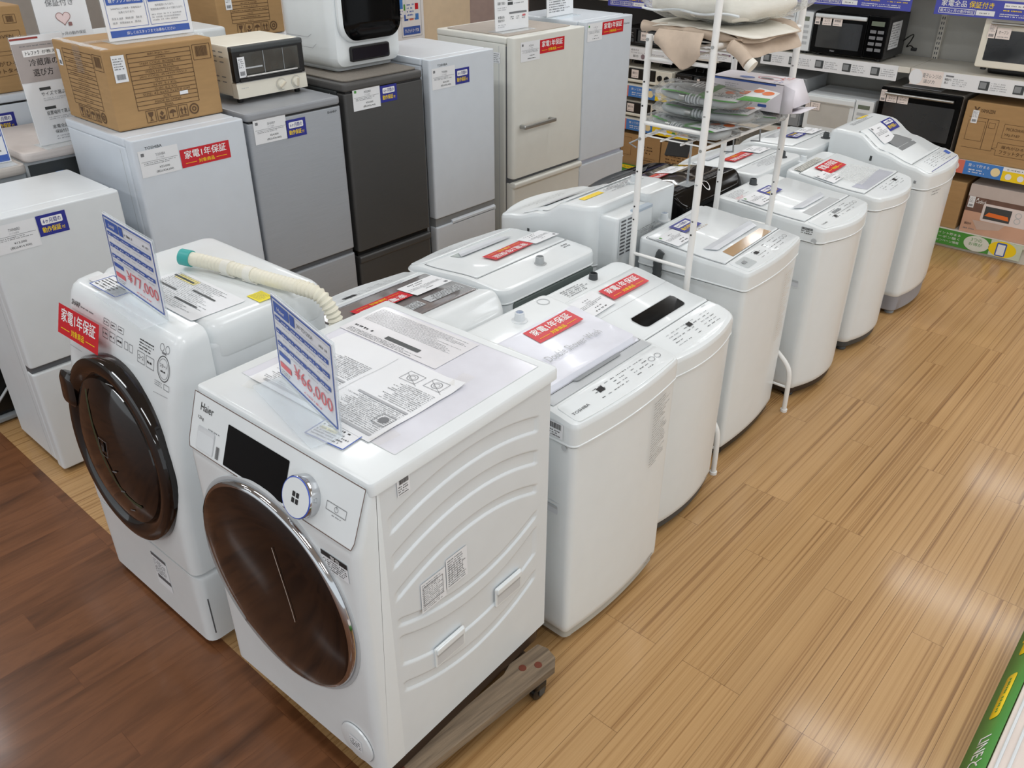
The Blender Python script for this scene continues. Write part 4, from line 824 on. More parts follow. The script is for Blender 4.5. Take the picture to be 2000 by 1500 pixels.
b = B(); f = sub(TS, .515, .368, 0, .0006); rect(b, f, 0, 0, .062, .048, mat('bright_yellow_label', (244, 228, 40), .4)); greek(b, f, .005, .005, .058, .044, 8, GINK, 2*E0, 13, fillh=.35); obj('caution_label', b, t, 'yellow caution label')
b = B(); f = sub(TS, .10, .125, 0, .0014); rect(b, f, 0, 0, .15, .075, PAPER); frame(b, f, .002, .002, .148, .073, .003, MBLUE, 2*E0); greek(b, f, .01, .01, .14, .06, 5, INK, 2*E0, 14); obj('notice_card', b, t)
b = B(); f = sub(FSs, .3, .17, 0, .0006); f = lambda u, v, h=0.: (u+.33, -.0008-h, v+.12); rect(b, f, 0, 0, .085, .13, PAPER, 0); rect(b, f, 0, .118, .085, .13, GREYSH); rect(b, f, .01, .03, .085, .045, GREYSH); greek(b, f, .005, .05, .08, .11, 7, GINK, E0, 15); obj('warning_label', b, t)
S2 = plane((-.02, -.012, .862), (1, 0, 0), (0, .16, 1)); S2 = plane((.034, .03, .898), (1, .02, 0), (0, .3, 1))
obj('warranty_sticker', red_sticker(S2, .23, .088), t, 'red one-year warranty sticker')
# drain hose lying along the back of its top
t = thing('drain_hose', 'ivory corrugated drain hose with teal cap lying on the drum washer', 'hose', (0, 0, 0))
hp = [(.36, 1.19, 1.068), (.39, 1.13, 1.062), (.42, 1.0, 1.06), (.445, .86, 1.06), (.465, .765, 1.062), (.478, .722, 1.055), (.49, .695, 1.02), (.5, .685, .97), (.505, .682, .9)]
P = [Vector(p) for p in hp]
for _ in range(2):
    Q = [P[0]]
    for a, c in zip(P, P[1:]): Q += [a*.75+c*.25, a*.25+c*.75]
    P = Q+[P[-1]]
D = [0]
for a, c in zip(P, P[1:]): D.append(D[-1]+(c-a).length)
N_ = 190; pts = []; k = 0
for i in range(N_):
    s = D[-1]*i/(N_-1)
    while k < len(D)-2 and D[k+1] < s: k += 1
    pts.append(P[k].lerp(P[k+1], (s-D[k])/max(1e-6, D[k+1]-D[k])))
b = B(); tube(b, pts, lambda i: (.0205 if i < 12 or 38 < i < 44 or 62 < i < 70 else .0198+(.0012 if i < 120 else .0026)*math.sin(i*1.57)), HOSE, 18); obj('hose', b, t)
b = B(); d = (pts[0]-pts[4]).normalized(); tube(b, [pts[0]+d*.022, pts[0]+d*.018, pts[0]-d*.012], .0245, TEAL, 22); obj('cap', b, t, 'teal end cap')
for i in (38, 64):
    b = B(); tube(b, [pts[i], pts[i+8]], .0225, mat('ivory_clip', (238, 236, 226), .3), 18); p = pts[i+4]; rbox(b, (-.012, -.03, -.006), (.012, .03, .0), mat('ivory_clip', (238, 236, 226), .3), .003, T=TR(p+Vector((0, 0, -.018)), rz=.2)); obj('clip', b, t)
# ------------------------------------------------------------------ things on top of the refrigerators
def care_icons(b, S, u0, v0, s, m):
    """five printed handling marks: glass, hands, umbrella, arrows, loop"""
    for k in range(4): frame(b, S, u0+k*s*1.2, v0, u0+k*s*1.2+s, v0+s*1.15, s*.06, m, 2*E0)
    f = sub(S, u0, v0); poly(b, f, [(s*.2, s), (s*.8, s), (s*.72, s*.65), (s*.55, s*.5), (s*.55, s*.25), (s*.75, s*.15), (s*.25, s*.15), (s*.45, s*.25), (s*.45, s*.5), (s*.28, s*.65)], m, 2*E0)
    f = sub(S, u0+s*1.2, v0); poly(b, f, [(s*.15, s*.5), (s*.3, s*.45), (s*.5, s*.3), (s*.5, s*.12), (s*.3, s*.12)], m, 2*E0); poly(b, f, [(s*.85, s*.5), (s*.7, s*.12), (s*.5, s*.12), (s*.5, s*.3), (s*.7, s*.45)], m, 2*E0); poly(b, f, [(s*.5, s*.45), (s*.72, s*.7), (s*.5, s*.95), (s*.28, s*.7)], m, 2*E0)
    f = sub(S, u0+s*2.4, v0); poly(b, f, [(s*.5+s*.38*math.cos(a*PI/8), s*.55+s*.34*math.sin(a*PI/8)) for a in range(9)], m, 2*E0); line(b, f, [(s*.5, s*.55), (s*.5, s*.2), (s*.38, s*.2)], s*.07, m, 2*E0)
    f = sub(S, u0+s*3.6, v0)
    for q in (.3, .7): poly(b, f, [(s*(q-.07), s*.25), (s*(q+.07), s*.25), (s*(q+.07), s*.6), (s*(q+.18), s*.6), (s*q, s*.98), (s*(q-.18), s*.6), (s*(q-.07), s*.6)], m, 2*E0)
    line(b, f, [(s*.12, s*.13), (s*.88, s*.13)], s*.07, m, 2*E0)
    ring(b, S, u0+s*5.35, v0+s*.57, s*.55, s*.14, m, 2*E0); ring(b, S, u0+s*5.35, v0+s*.57, s*.25, s*.12, m, 2*E0)
def export_print(b, S, L, H, m, rows, names=True, seed=1, full_=True):
    u0, u1 = L*.2, L*.78; v0, v1 = H*.22, H*.92; lh = (v1-v0)/len(rows)
    for k in range(len(rows)+1): line(b, S, [(u0, v0+lh*k), (u1, v0+lh*k)], .0022, m)
    line(b, S, [(u0, v0), (u0, v1)], .0022, m); line(b, S, [(u1, v0), (u1, v1)], .0022, m)
    for k, r_ in enumerate(rows):
        v = v1-lh*(k+.78); uc = (u0+u1)/2; n = len(r_)*lh*.27
        if names: text(b, S, r_, uc-n, v, uc+n, v+lh*.52, m)
        else: greek(b, S, uc-n, v, uc+n, v+lh*.5, 1, m, 2*E0, seed+k, ragged=0)
    frame(b, S, L*.8, H*.74, L*.97, H*.93, .002, m); barcode(b, S, L*.825, H*.78, L*.945, H*.91, m)
    care_icons(b, S, L*.26, H*.05, H*.13, m)
def carton(name, label, loc, rz, w, d, h, m=CARD, ang=.0, tape=True, group=None):
    t = thing(name, label, 'cardboard box', loc, rz, group); b = B()
    rbox(b, (0, 0, 0), (w, d, h), m, .006, .005); box(b, (w*.0+.004, d*.5-.001, h-.0004), (w-.004, d*.5+.001, h+.0004), CARD2); obj('carton', b, t)
    if tape:
        b = B(); f = plane((0, d*.5-.03, h+.0012), (1, 0, 0), (0, 1, 0)); rect(b, f, 0, 0, w, .06, TAPE); f = plane((-.0008, d*.5+.03, h), (0, -1, 0), (0, 0, -1)); rect(b, plane((-.0012, d*.5+.03, h-.1), (0, -1, 0), (0, 0, 1)), 0, 0, .06, .1, TAPE); obj('tape', b, t)
    return t
ROWS = ['BRUNO, Inc.', 'JAPAN', 'ITEM CODE: BOE067-BK', 'COLOR: BLACK', 'ITEM NO: 7760720', 'JAN CODE: 4514499155313', 'QTY: 1 PC', 'N.W: 5.1 KG', 'G.W: 6.5 KG', 'SIZE: 42.4x42.7x29.0 CM', 'C/N:', 'MADE IN CHINA', 'BOAA']
t = carton('cardboard_box', 'big brown carton printed with an item table, on the white refrigerator', (.688, 2.2, 1.2058), 0.0, .445, .42, .292)
b = B(); S = plane((0, -.0006, 0), (1, 0, 0), (0, 0, 1)); export_print(b, S, .445, .292, BINK, ROWS, seed=2); obj('printing', b, t)
b = B(); S = plane((-.0006, .42, 0), (0, -1, 0), (0, 0, 1)); export_print(b, S, .42, .292, BINK, ROWS, False, 4); rect(b, S, .03, .2, .06, .26, PAPER, 2*E0); barcode(b, S, .035, .205, .055, .22, INK, 3*E0); obj('printing', b, t)
obj('price_tag', tagcard(plane((.028, -.0014, .175), (1, 0, 0), (0, 0, 1)), .05, .095, seed=5), t)
b = B(); rect(b, plane((.25, -.0018, .1), (1, 0, 0), (0, 0, 1)), .02, -.002, .055, .011, PAPER); obj('tiny_label', b, t)
b = B(); prism(b, [(-.004, .0), (.01, .02), (.0, .05), (.012, .1), (-.002, .16), (.008, .22), (-.003, .3), (.01, .36), (.0, .42), (.03, .42), (.03, 0)], .2925, .2945, TAPE); obj('torn_tape', b, t, 'frayed clear tape along the edge')

def pop_card(name, label, loc, rz, L, H, fn, lean=.04, m=PAPER, holder=True, cat='sign'):
    t = thing(name, label, cat, loc, rz); T = TR(rx=-lean); P = lambda u, v, h=0.: tuple(T @ Vector((u, -.0016-h, v+.004)))
    b = B(); rbox(b, (0, -.0012, .004), (L, .0012, H+.004), m, .001, .0005, T=T); fn(b, P); obj('sheet', b, t)
    if holder:
        b = B(); rbox(b, (-.003, .0016, 0), (L+.003, .0036, H+.008), ACRY, .002, .001, T=T); rbox(b, (-.003, -.06, 0), (L+.003, .06, .0022), ACRY, .004, .001); obj('acrylic_holder', b, t, 'clear acrylic holder')
    return t
def truck(b, f, u, v, s):
    line(b, f, [(u, v), (u+s*.62, v), (u+s*.62, v+s*.3), (u, v+s*.3), (u, v)], s*.03, GINK, 2*E0); line(b, f, [(u+s*.62, v), (u+s, v), (u+s*.96, v+s*.22), (u+s*.85, v+s*.42), (u+s*.62, v+s*.42)], s*.03, GINK, 2*E0)
    for q in (.2, .8): disc(b, f, u+s*q, v, s*.09, WINK, 2.5*E0); ring(b, f, u+s*q, v, s*.1, s*.03, GINK, 3*E0)
def deliv(b, f):
    L, H = .35, .245
    frame(b, f, .015, .045, .17, H-.004, .0016, MBLUE); frame(b, f, .18, .045, L-.015, H-.004, .0016, MBLUE)
    for u, s in ((.02, '軽トラック無料貸出'), (.185, 'ご配送承ります')): rrect(b, f, u, .125, u+.145, .155, .003, MBLUE); text(b, f, s, u+.01, .132, u+.135, .149, WINK, 2*E0, .02)
    text(b, f, '5,000円以上の家具・家電製品が', .033, .108, .155, .115, GINK); text(b, f, '対象となります。', .06, .094, .125, .102, GINK); text(b, f, '有料配送になります。', .21, .108, .29, .116, GINK); text(b, f, '配送料金は地域によって変わります。', .19, .094, .325, .102, GINK)
    greek(b, f, .03, .055, .16, .085, 2, LINK, 2*E0, 3); greek(b, f, .19, .055, .325, .085, 3, LINK, 2*E0, 4); rect(b, f, .012, .012, L-.012, .036, MBLUE); text(b, f, '詳しくはスタッフまでお尋ねください', .075, .018, .275, .03, WINK, 2*E0)
    truck(b, f, .06, .17, .07); truck(b, f, .225, .17, .07)
pop_card('notice_stand', 'white and blue delivery notice sign standing on the big brown carton', (.79, 2.34, 1.4985), .0, .352, .25, deliv)
t = thing('toaster_oven', 'cream toaster oven with black glass door and two dials', 'toaster oven', (1.238, 2.25, 1.213), 0.02); w = .36
b = B(); rbox(b, (0, .015, .026), (w, .3, .23), IVORY, .012, .008); S = plane((-.0006, .28, 0), (0, -1, 0), (0, 0, 1))
for z in (.08, .1, .16, .18, .2):
    for k in range(4): rrect(b, S, .04+.05*k, z, .07+.05*k, z+.005, .002, MGREY)
obj('body', b, t)
b = B(); rbox(b, (.0, -.008, .085), (w, .02, .226), BLACK, .008, .005, ax='y'); rbox(b, (.0, -.01, .205), (w, .02, .228), DGREY, .006, .004, ax='x'); ob = obj('door', b, t, 'black framed door')
b = B(); rrect(b, plane((0, -.0085, 0), (1, 0, 0), (0, 0, 1)), .035, .105, w-.03, .2, .004, mat('oven_glass', (52, 56, 54), .08, var=.5, scale=9, coat=1.)); S = plane((0, -.009, 0), (1, 0, 0), (0, 0, 1))
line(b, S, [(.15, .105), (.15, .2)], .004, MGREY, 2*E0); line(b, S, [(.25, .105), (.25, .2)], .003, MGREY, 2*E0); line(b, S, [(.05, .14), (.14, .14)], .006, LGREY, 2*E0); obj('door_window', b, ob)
b = B(); tube(b, [(.05, -.018, .108), (w-.05, -.018, .108)], .005, ALU, 8); rbox(b, (.02, -.014, .086), (w-.02, -.004, .1), BLACK, .003); obj('handle', b, ob)
b = B(); prism(b, [(-.012, .022), (-.012, .034), (-.008, .083), (.03, .083), (.03, .022)], 0, w, IVORY, ax='x'); box(b, (0, -.0095, .083), (w, .02, .087), ALU); cpn = obj('control_panel', b, t)
for x in (.22, .3):
    T = TR((x, -.0115, .052), rx=PI/2); b = B(); lathe(b, [(.02, 0), (.0195, .012), (.018, .015), (0, .015)], IVORY, T, 28); rbox(b, (-.018, -.004, .012), (.018, .004, .021), mat('beige_knob', (206, 196, 178), .4), .003, T=T @ Matrix.Rotation(.6 if x < .25 else 1.4, 4, 'Z')); ring(b, plane((x, -.0116, .052), (1, 0, 0), (0, 0, 1)), 0, 0, .026, .0015, LINK, .0006); obj('knob', b, cpn)
b = B(); greek(b, plane((0, -.0115, .0), (1, 0, 0), (0, 0, 1)), .02, .06, .06, .066, 1, LINK, seed=3); obj('lettering', b, cpn)
for x, y in ((.03, .03), (w-.03, .03), (.03, .27), (w-.03, .27)):
    b = B(); lathe(b, [(.012, 0), (.013, .003), (.011, .026), (0, .026)], BLACK, TR((x, y, 0)), 12); obj('foot', b, t)
obj('price_tag', tagcard(plane((.02, -.0105, .105), (1, 0, 0), (.0, 0, 1)), .035, .082, seed=6), t)
# countertop dishwasher on its felt mat
b = B(); rbox(b, (1.69, 2.1, 1.2548), (2.14, 2.6, 1.2618), FELT, .03, .002); o = obj('felt_mat', b); tag(o, 'thin grey felt mat between the charcoal refrigerator and the dishwasher', 'mat')
t = thing('dishwasher', 'rounded white countertop dishwasher with dark glass door on the charcoal refrigerator', 'dishwasher', (1.768, 2.235, 1.2625), .015); w = .41
b = B(); rbox(b, (0, .0, .012), (w, .4, .49), WHITE, .055, .045, ax='y', seg=6); rbox(b, (.03, .04, 0), (w-.03, .36, .03), LGREY, .03); obj('body', b, t)
S = plane((-.001, .36, 0), (0, -1, 0), (0, 0, 1)); b = B(); line(b, S, [(.0, .1), (.19, .1), (.22, .12)], .002, LINK); line(b, S, [(.0, .145), (.16, .145), (.19, .16)], .002, LINK); obj('side_relief', b, t)
b = B(); loft(b, (.022, .39, .128, .475), [(0, -.002), (.0, .012), (.008, .022), (.03, .03)], WHITE, .085, 0, 2, 3, 8, T=AX['y'] @ Matrix.Scale(-1, 4, (0, 0, 1)))
dd = obj('door', b, t)
b = B(); loft(b, (.034, .384, .135, .47), [(0, .018), (.004, .03), (.03, .037), (.08, .04)], GBLK, .08, 0, 2, 3, 8, T=AX['y'] @ Matrix.Scale(-1, 4, (0, 0, 1))); obj('door_glass', b, dd, 'dark glass')
b = B(); rbox(b, (.075, -.012, .045), (.315, .01, .112), BLACK, .012, .004, ax='y'); rrect(b, plane((0, -.0125, 0), (1, 0, 0), (0, 0, 1)), .085, .053, .305, .104, .006, mat('deep_navy_screen', (8, 10, 26), .12, spec=.3)); obj('display', b, t, 'black display window')
# signs standing on the cream and the last refrigerator
def guide2(b, f):
    for k in range(3): rect(b, f, .1, .125+.022*k, .14, .14+.022*k, DGREY); greek(b, f, .15, .128+.022*k, .25, .137+.022*k, 1, GINK, 2*E0, k)
    text(b, f, '容量で選ぶ', .02, .13, .08, .145, INK); greek(b, f, .02, .1, .09, .12, 2, LINK, 2*E0, 3); rect(b, f, .11, .08, .25, .09, GINK); text(b, f, '家電全品', .02, .062, .07, .075, INK); text(b, f, '保証付き', .02, .045, .07, .058, INK)
    greek(b, f, .02, .015, .09, .035, 2, LINK, 2*E0, 4)
    for k in range(3): greek(b, f, .12+.045*k, .05, .15+.045*k, .07, 2, GINK, 2*E0, 6+k)
    rrect(b, f, .215, .062, .24, .072, .003, PINKR); greek(b, f, .02, .16, .25, .19, 3, GINK, 2*E0, 9); rect(b, f, .02, .16, .05, .17, DGREY)
pop_card('notice_stand', 'white guide sign standing on the tall cream refrigerator', (2.85, 2.24, 1.3305), -.03, .265, .37, guide2)
def plain(b, f): greek(b, f, .02, .02, .25, .18, 12, GINK, 2*E0, 17, ragged=.6); line(b, f, [(.02, .1), (.2, .1)], .0012, LINK)
pop_card('notice_stand', 'white printed sign standing on the farthest white refrigerator', (3.385, 2.32, 1.3465), .05, .265, .37, plain)
# signs and boxes in the row behind
def guide(b, f):
    rect(b, f, .0, .245, .21, .39, mat('warm_grey_print', (176, 168, 166), .5)); rect(b, f, 0, .403, .11, .41, mat('dark_red_print', (150, 60, 56), .5)); greek(b, f, .03, .375, .2, .383, 1, GINK, 2*E0, 3); rect(b, f, .035, .34, .2, .365, WINK, 2*E0)
    text(b, f, 'が教える!', .11, .346, .19, .359, INK, 3*E0); text(b, f, '冷蔵庫の', .05, .303, .165, .33, INK, 2*E0); text(b, f, '選び方', .055, .265, .135, .293, INK, 2*E0); text(b, f, 'トレファク', .045, .345, .1, .36, INK, 3*E0, .03)
    for k, s in enumerate(('サイズで選ぶ', '設置場所で選ぶ')):
        v = .19-.075*k; rect(b, f, .06, v+.02, .105, v+.031, DGREY); rect(b, f, .16, v+.022, .21, v+.036, INK); text(b, f, s, .062, v-.002, .16, v+.014, INK); greek(b, f, .065, v-.022, .18, v-.008, 2, LINK, 2*E0, k+4)
    text(b, f, '家電全品', .07, .058, .135, .073, INK); text(b, f, '保証付き', .075, .038, .135, .052, INK); greek(b, f, .075, .012, .18, .032, 2, LINK, 2*E0, 8)
pop_card('guide_stand', 'tall grey and white refrigerator buying guide sign beside the big carton', (.565, 2.69, 1.0865), .06, .21, .415, guide)
def heart(b, f):
    f0 = f; f = sub(f0, 0, .345); text(b, f, '家電全品', .05, .185, .165, .21, GINK); text(b, f, '保証付き', .05, .145, .165, .172, GINK); P = [(.11+.03*(16*math.sin(a)**3)/16, .098+.028*(13*math.cos(a)-5*math.cos(2*a)-2*math.cos(3*a)-math.cos(4*a))/16) for a in [2*PI*k/28 for k in range(28)]]
    poly(b, f, P, mat('pale_pink_heart', (240, 218, 218), .5)); line(b, f, P+[P[0]], .0022, mat('brown_line', (150, 110, 108), .5), 2*E0); rrect(b, f, .125, .065, .14, .08, .003, mat('brown_line', (150, 110, 108), .5), 3*E0); text(b, f, '最大12ヶ月の動作保証', .04, .03, .19, .044, GINK)
pop_card('heart_sign', 'white warranty sign with a pink heart and plug drawing, behind the big carton', (.762, 2.9, 1.0865), 0., .22, .62, heart, lean=.02)
t = carton('cardboard_box', 'brown microwave carton on the white refrigerator in the row behind', (.36, 3.2, 1.2165), 0.02, .46, .4, .35)
b = B(); S = plane((0, -.0006, 0), (1, 0, 0), (0, 0, 1)); text(b, S, 'OVEN', .33, .222, .4, .236, BINK); text(b, S, 'RANGE', .24, .224, .31, .238, BINK); frame(b, S, .2, .17, .43, .25, .0016, BINK); text(b, S, '庫内がひろい', .25, .11, .42, .13, BINK); text(b, S, 'フラットタイプ', .24, .08, .41, .1, BINK, 2*E0, .02); frame(b, S, .38, .28, .43, .315, .0016, BINK); barcode(b, S, .39, .285, .42, .31, BINK); line(b, S, [(.0, .055), (.44, .075)], .0012, BINK); line(b, S, [(.0, .15), (.44, .155)], .0012, BINK); obj('printing', b, t)
t = thing('microwave', 'white microwave under the brown carton behind the toaster oven', 'microwave', (1.0, 2.72, 1.2065), 0)
# its own refrigerator below
b = B(); rbox(b, (0, 0, .01), (.52, .4, .245), WHITE2, .02, .01); obj('body', b, t); b = B(); rbox(b, (.01, -.006, .03), (.4, .012, .23), WHITE, .012, .005, ax='y'); obj('door', b, t)
b = B(); rbox(b, (.03, .03, 0), (.49, .37, .02), LGREY, .01); obj('base', b, t)
t, d = fridge('refrigerator', 'white refrigerator behind the carton carrying a microwave', 1.0, 2.7, .47, .45, 1.205, .5, COOLW, COOLW, 'flush'); t['group'] = 'refrigerators in the row behind'; t.location.x = 1.01
t2, d = fridge('refrigerator', 'white refrigerator behind the toaster oven carrying a brown carton', 1.57, 2.88, .47, .5, 1.36, .5, COOLW, COOLW, 'flush'); t2['group'] = 'refrigerators in the row behind'
t = carton('cardboard_box', 'brown carton behind the toaster oven, printed with rows and handling marks', (1.62, 2.95, 1.3605), -.02, .37, .4, .3)
b = B(); S = plane((0, -.0006, 0), (1, 0, 0), (0, 0, 1)); export_print(b, S, .37, .3, BINK, ROWS, False, 5); obj('printing', b, t); obj('price_tag', tagcard(plane((.05, -.0014, .13), (1, 0, 0), (0, 0, 1)), .035, .07, seed=8), t)
def lpop(b, f): frame(b, f, .006, .006, .204, .244, .003, MBLUE); rect(b, f, .1, .1, .2, .125, MBLUE); text(b, f, '送料無料', .115, .105, .19, .12, WINK, 2*E0); rect(b, f, .008, .008, .202, .03, MBLUE); greek(b, f, .02, .04, .19, .09, 4, GINK, 2*E0, 3); greek(b, f, .02, .14, .19, .23, 6, GINK, 2*E0, 4)
pop_card('notice_stand', 'white and blue notice sign behind the nearest small refrigerator', (.22, 2.66, 1.0605), -.02, .21, .25, lpop)
# ------------------------------------------------------------------ white rack straddling the third front washer
t = thing('laundry_rack', 'white tubular rack standing astride the white washer with gold brown window', 'rack', (0, 0, 0))
XN, XF, YF, YB = 1.806, 2.425, .335, .58
rt = .0115
for x, nm in ((XN, 'near'), (XF, 'far')):
    b = B(); tube(b, [(x, YF, .42), (x, YF, 1.95)], rt, RACKW, 12); tube(b, [(x, YF, 1.0), (x, YF, 1.56)], rt+.0012, RACKW, 12); obj('upright', b, t)
    b = B(); tube(b, [(x, YB, .0), (x, YB, 1.59)], rt, RACKW, 12); obj('upright', b, t)
    b = B(); tube(b, [(x, YF, .45), (x, YF, .38), (x, .285, .33), (x, .19, .27), (x, .135, .22), (x, .122, .165), (x, .12, .012)], .0105, RACKW, 12, smooth=2); tube(b, [(x, .12, .012), (x, .12, .0)], .015, RACKW, 14); tube(b, [(x, .121, .12), (x, YB, .12)], .006, RACKW, 8); obj('leg', b, t)
    for z in (1.516, 1.302, .815):
        b = B(); tube(b, [(x, YF, z), (x, YB, z)], .0068, RACKW, 10); obj('cross_bar', b, t)
    b = B()
    for y in (YF, YB):
        for z in (.95, 1.0, 1.13, 1.36, 1.44):
            if abs(z-1.302) > .03: tube(b, [(x-rt-.001, y, z), (x-rt+.002, y, z)], .0034, BLACK, 8)
        for z in (1.575, 1.247): tube(b, [(x-rt-.002, y, z), (x-rt+.002, y, z)], .0055, ALU, 10)
    obj('bolt_holes', b, t)
for z in (1.535, 1.25):
    b = B()
    for y in (YF, YB): tube(b, [(XN, y, z+(.04 if z > 1.4 else 0)), (XF, y, z+(.04 if z > 1.4 else 0))], .009 if z > 1.4 else .006, RACKW, 10)
    for k in range(9): x = XN+.03+(XF-XN-.06)*k/8; tube(b, [(x, YF, z), (x, YB, z)], .0028, RACKW, 6)
    for y in (.42, .5): tube(b, [(XN, y, z), (XF, y, z)], .0035, RACKW, 6)
    if z < 1.4:
        for x in (2.02, 2.22): tube(b, [(x, YF, z), (x, YF-.005, z-.05), (x, YF+.03, z-.055)], .003, MGREY, 6); 
        tube(b, [(XN+.02, YB, z), (XN-.03, YB+.03, z-.02), (XN-.03, YB, z-.03)], .003, MGREY, 6)
    obj('shelf', b, t)
# folded beige cloth pile
def slab(name, lo, hi, m, parent, amp=.006, seed=1, n=26, droop=None, th=None):
    R = random.Random(seed); p = [R.uniform(0, 6) for _ in range(4)]; (x0, y0, z0), (x1, y1, z1) = lo, hi; vs = []; fs = []
    h = z1-z0
    for top in (1, 0):
        for j in range(n+1):
            for i in range(n+1):
                u, v = i/n, j/n; x = x0+(x1-x0)*u; y = y0+(y1-y0)*v
                e = min(u, 1-u, v, 1-v); q = min(1, e/.06); rd = math.sqrt(max(0, 1-(1-q)**2))
                wv = amp*(math.sin(x*31+p[0]+3*math.sin(y*9+p[1]))+math.sin(y*37+p[2]+2*math.sin(x*11+p[3])))*.5
                z = z0+h/2+(1 if top else -1)*h/2*(.25+.75*rd)+wv*(1 if top else .4)
                dx = .012*math.sin(y*23+p[1])*(1-q); dy = .012*math.sin(x*19+p[0])*(1-q); k4 = .16*abs(2*u-1)**3*abs(2*v-1)**3; dx -= (x-(x0+x1)/2)*k4; dy -= (y-(y0+y1)/2)*k4
                if droop: z -= droop(u, v)
                vs.append((x+dx, y+dy, z))
    w = n+1; o = w*w
    for j in range(n):
        for i in range(n): a = j*w+i; fs.append((a, a+1, a+w+1, a+w)); fs.append((o+a, o+a+w, o+a+w+1, o+a+1))
    E = [j for j in range(w)]+[k*w+n for k in range(1, w)]+[n*w+n-k for k in range(1, w)]+[(n-k)*w for k in range(1, n)]
    for a, c in zip(E, E[1:]+E[:1]): fs.append((o+a, o+c, c, a))
    b = B(); b.add(vs, fs, m); return obj(name, b, parent, ang=70)
t = thing('folded_cloth', 'pile of folded beige cloth with a drooping corner on the top rack shelf', 'cloth', (0, 0, 0))
slab('fold', (1.85, .225, 1.589), (2.3, .63, 1.602), CLOTH, t, .004, 1, droop=lambda u, v: .05*max(0, (.2-v)/.2)**1.3)
slab('fold', (1.85, .235, 1.602), (2.3, .69, 1.614), CLOTH, t, .004, 2, droop=lambda u, v: .03*max(0, (v-.86)/.14)+.02*max(0, (.12-v)/.12))
slab('fold', (1.845, .215, 1.614), (2.2, .67, 1.622), CLOTHW, t, .003, 3, droop=lambda u, v: .018*max(0, (.3-v)/.3)+.012*max(0, (v-.8)/.2))
b = B(); vs = []; fs = []; n = 24
for j in range(n+1):
    for i in range(n+1):
        u, v = i/n, j/n; y = .375+.17*u; hang = .115*(1-abs(u-.4)*1.1)*v
        a = v*1.0; x = 1.80-.016-.012*math.sin(v*PI)+.02*(1-v)-.014*math.sin(u*9+v*2)*v; z = 1.612-hang-.01*math.sin(u*7)*v
        vs.append((x, y+.02*(v*(u-.5)), z))
b.add(vs, [(j*(n+1)+i, j*(n+1)+i+1, (j+1)*(n+1)+i+1, (j+1)*(n+1)+i) for j in range(n) for i in range(n)], CLOTH); o = obj('drape', b, t, 'hanging corner of beige cloth', ang=80)
sm = o.modifiers.new('thick', 'SOLIDIFY'); sm.thickness = .004
b = B(); tube(b, [(1.858+.006*math.sin(k*.9), .65-.042*k, 1.606-.001*k+.002*math.sin(k*1.3)) for k in range(10)], lambda i: (.0155+.003*math.sin(i*.35))*min(1, .3+i*.18, max(.2, .2+(72-i)*.1)), CLOTH, 18, smooth=3); obj('thick_fold', b, t)
b = B(); tube(b, [(1.83+.012*math.sin(k*.7), .30-.016*k, 1.585-.01*k) for k in range(6)], lambda i: .02*min(1, .3+i*.12), CLOTH, 18, smooth=3); tube(b, [(1.83, .222, 1.536), (1.83, .206, 1.526)], .021, CLOTHW, 18); obj('rolled_end', b, t)
# puffy white bedding in a clear bag
t = thing('bedding_pack', 'puffy off-white bedding in a clear plastic bag on the beige cloth', 'bag', (0, 0, 0))
def puff(name, lo, hi, m, parent, seed, amp, pin=0.):
    b = B(); R = random.Random(seed); p = [R.uniform(0, 6) for _ in range(6)]; n = 34; vs = []; fs = []; c = [(a+e)/2 for a, e in zip(lo, hi)]; s = [(e-a)/2 for a, e in zip(lo, hi)]
    for j in range(n+1):
        th = PI*j/n
        for i in range(2*n):
            ph = 2*PI*i/(2*n); sx = math.sin(th)*math.cos(ph); sy = math.sin(th)*math.sin(ph); sz = math.cos(th)
            pw = lambda v, e: math.copysign(abs(v)**e, v)
            x, y, z = pw(sx, .55), pw(sy, .55), pw(sz, .75)
            w = amp*(math.sin(x*5+p[0]+2*math.sin(y*4+p[1]))+math.sin(y*7+p[2]+z*3)+.9*math.sin(x*13+y*11+p[3])+.6*math.sin(y*19-x*7+p[4]))
            if pin: k = abs(y)**6*(1-abs(z)); y *= 1+pin*k
            vs.append((c[0]+s[0]*x*(1+w*.3), c[1]+s[1]*y*(1+w*.3), c[2]+s[2]*z*(1+w)))
    for j in range(n):
        for i in range(2*n): q = (i+1) % (2*n); fs.append((j*2*n+i, (j+1)*2*n+i, (j+1)*2*n+q, j*2*n+q))
    b.add(vs, fs, m); return obj(name, b, parent, ang=80)
puff('bedding', (1.85, .255, 1.632), (2.29, .655, 1.728), CLOTHW, t, 4, .07)
b = B(); tube(b, [(1.84, .28+.02*k, 1.665+.004*math.sin(k*.7)) for k in range(19)], .004, WHITE2, 6); obj('piping', b, t)
puff('plastic_bag', (1.83, .225, 1.63), (2.33, .695, 1.746), FILM, t, 9, .06, .14)
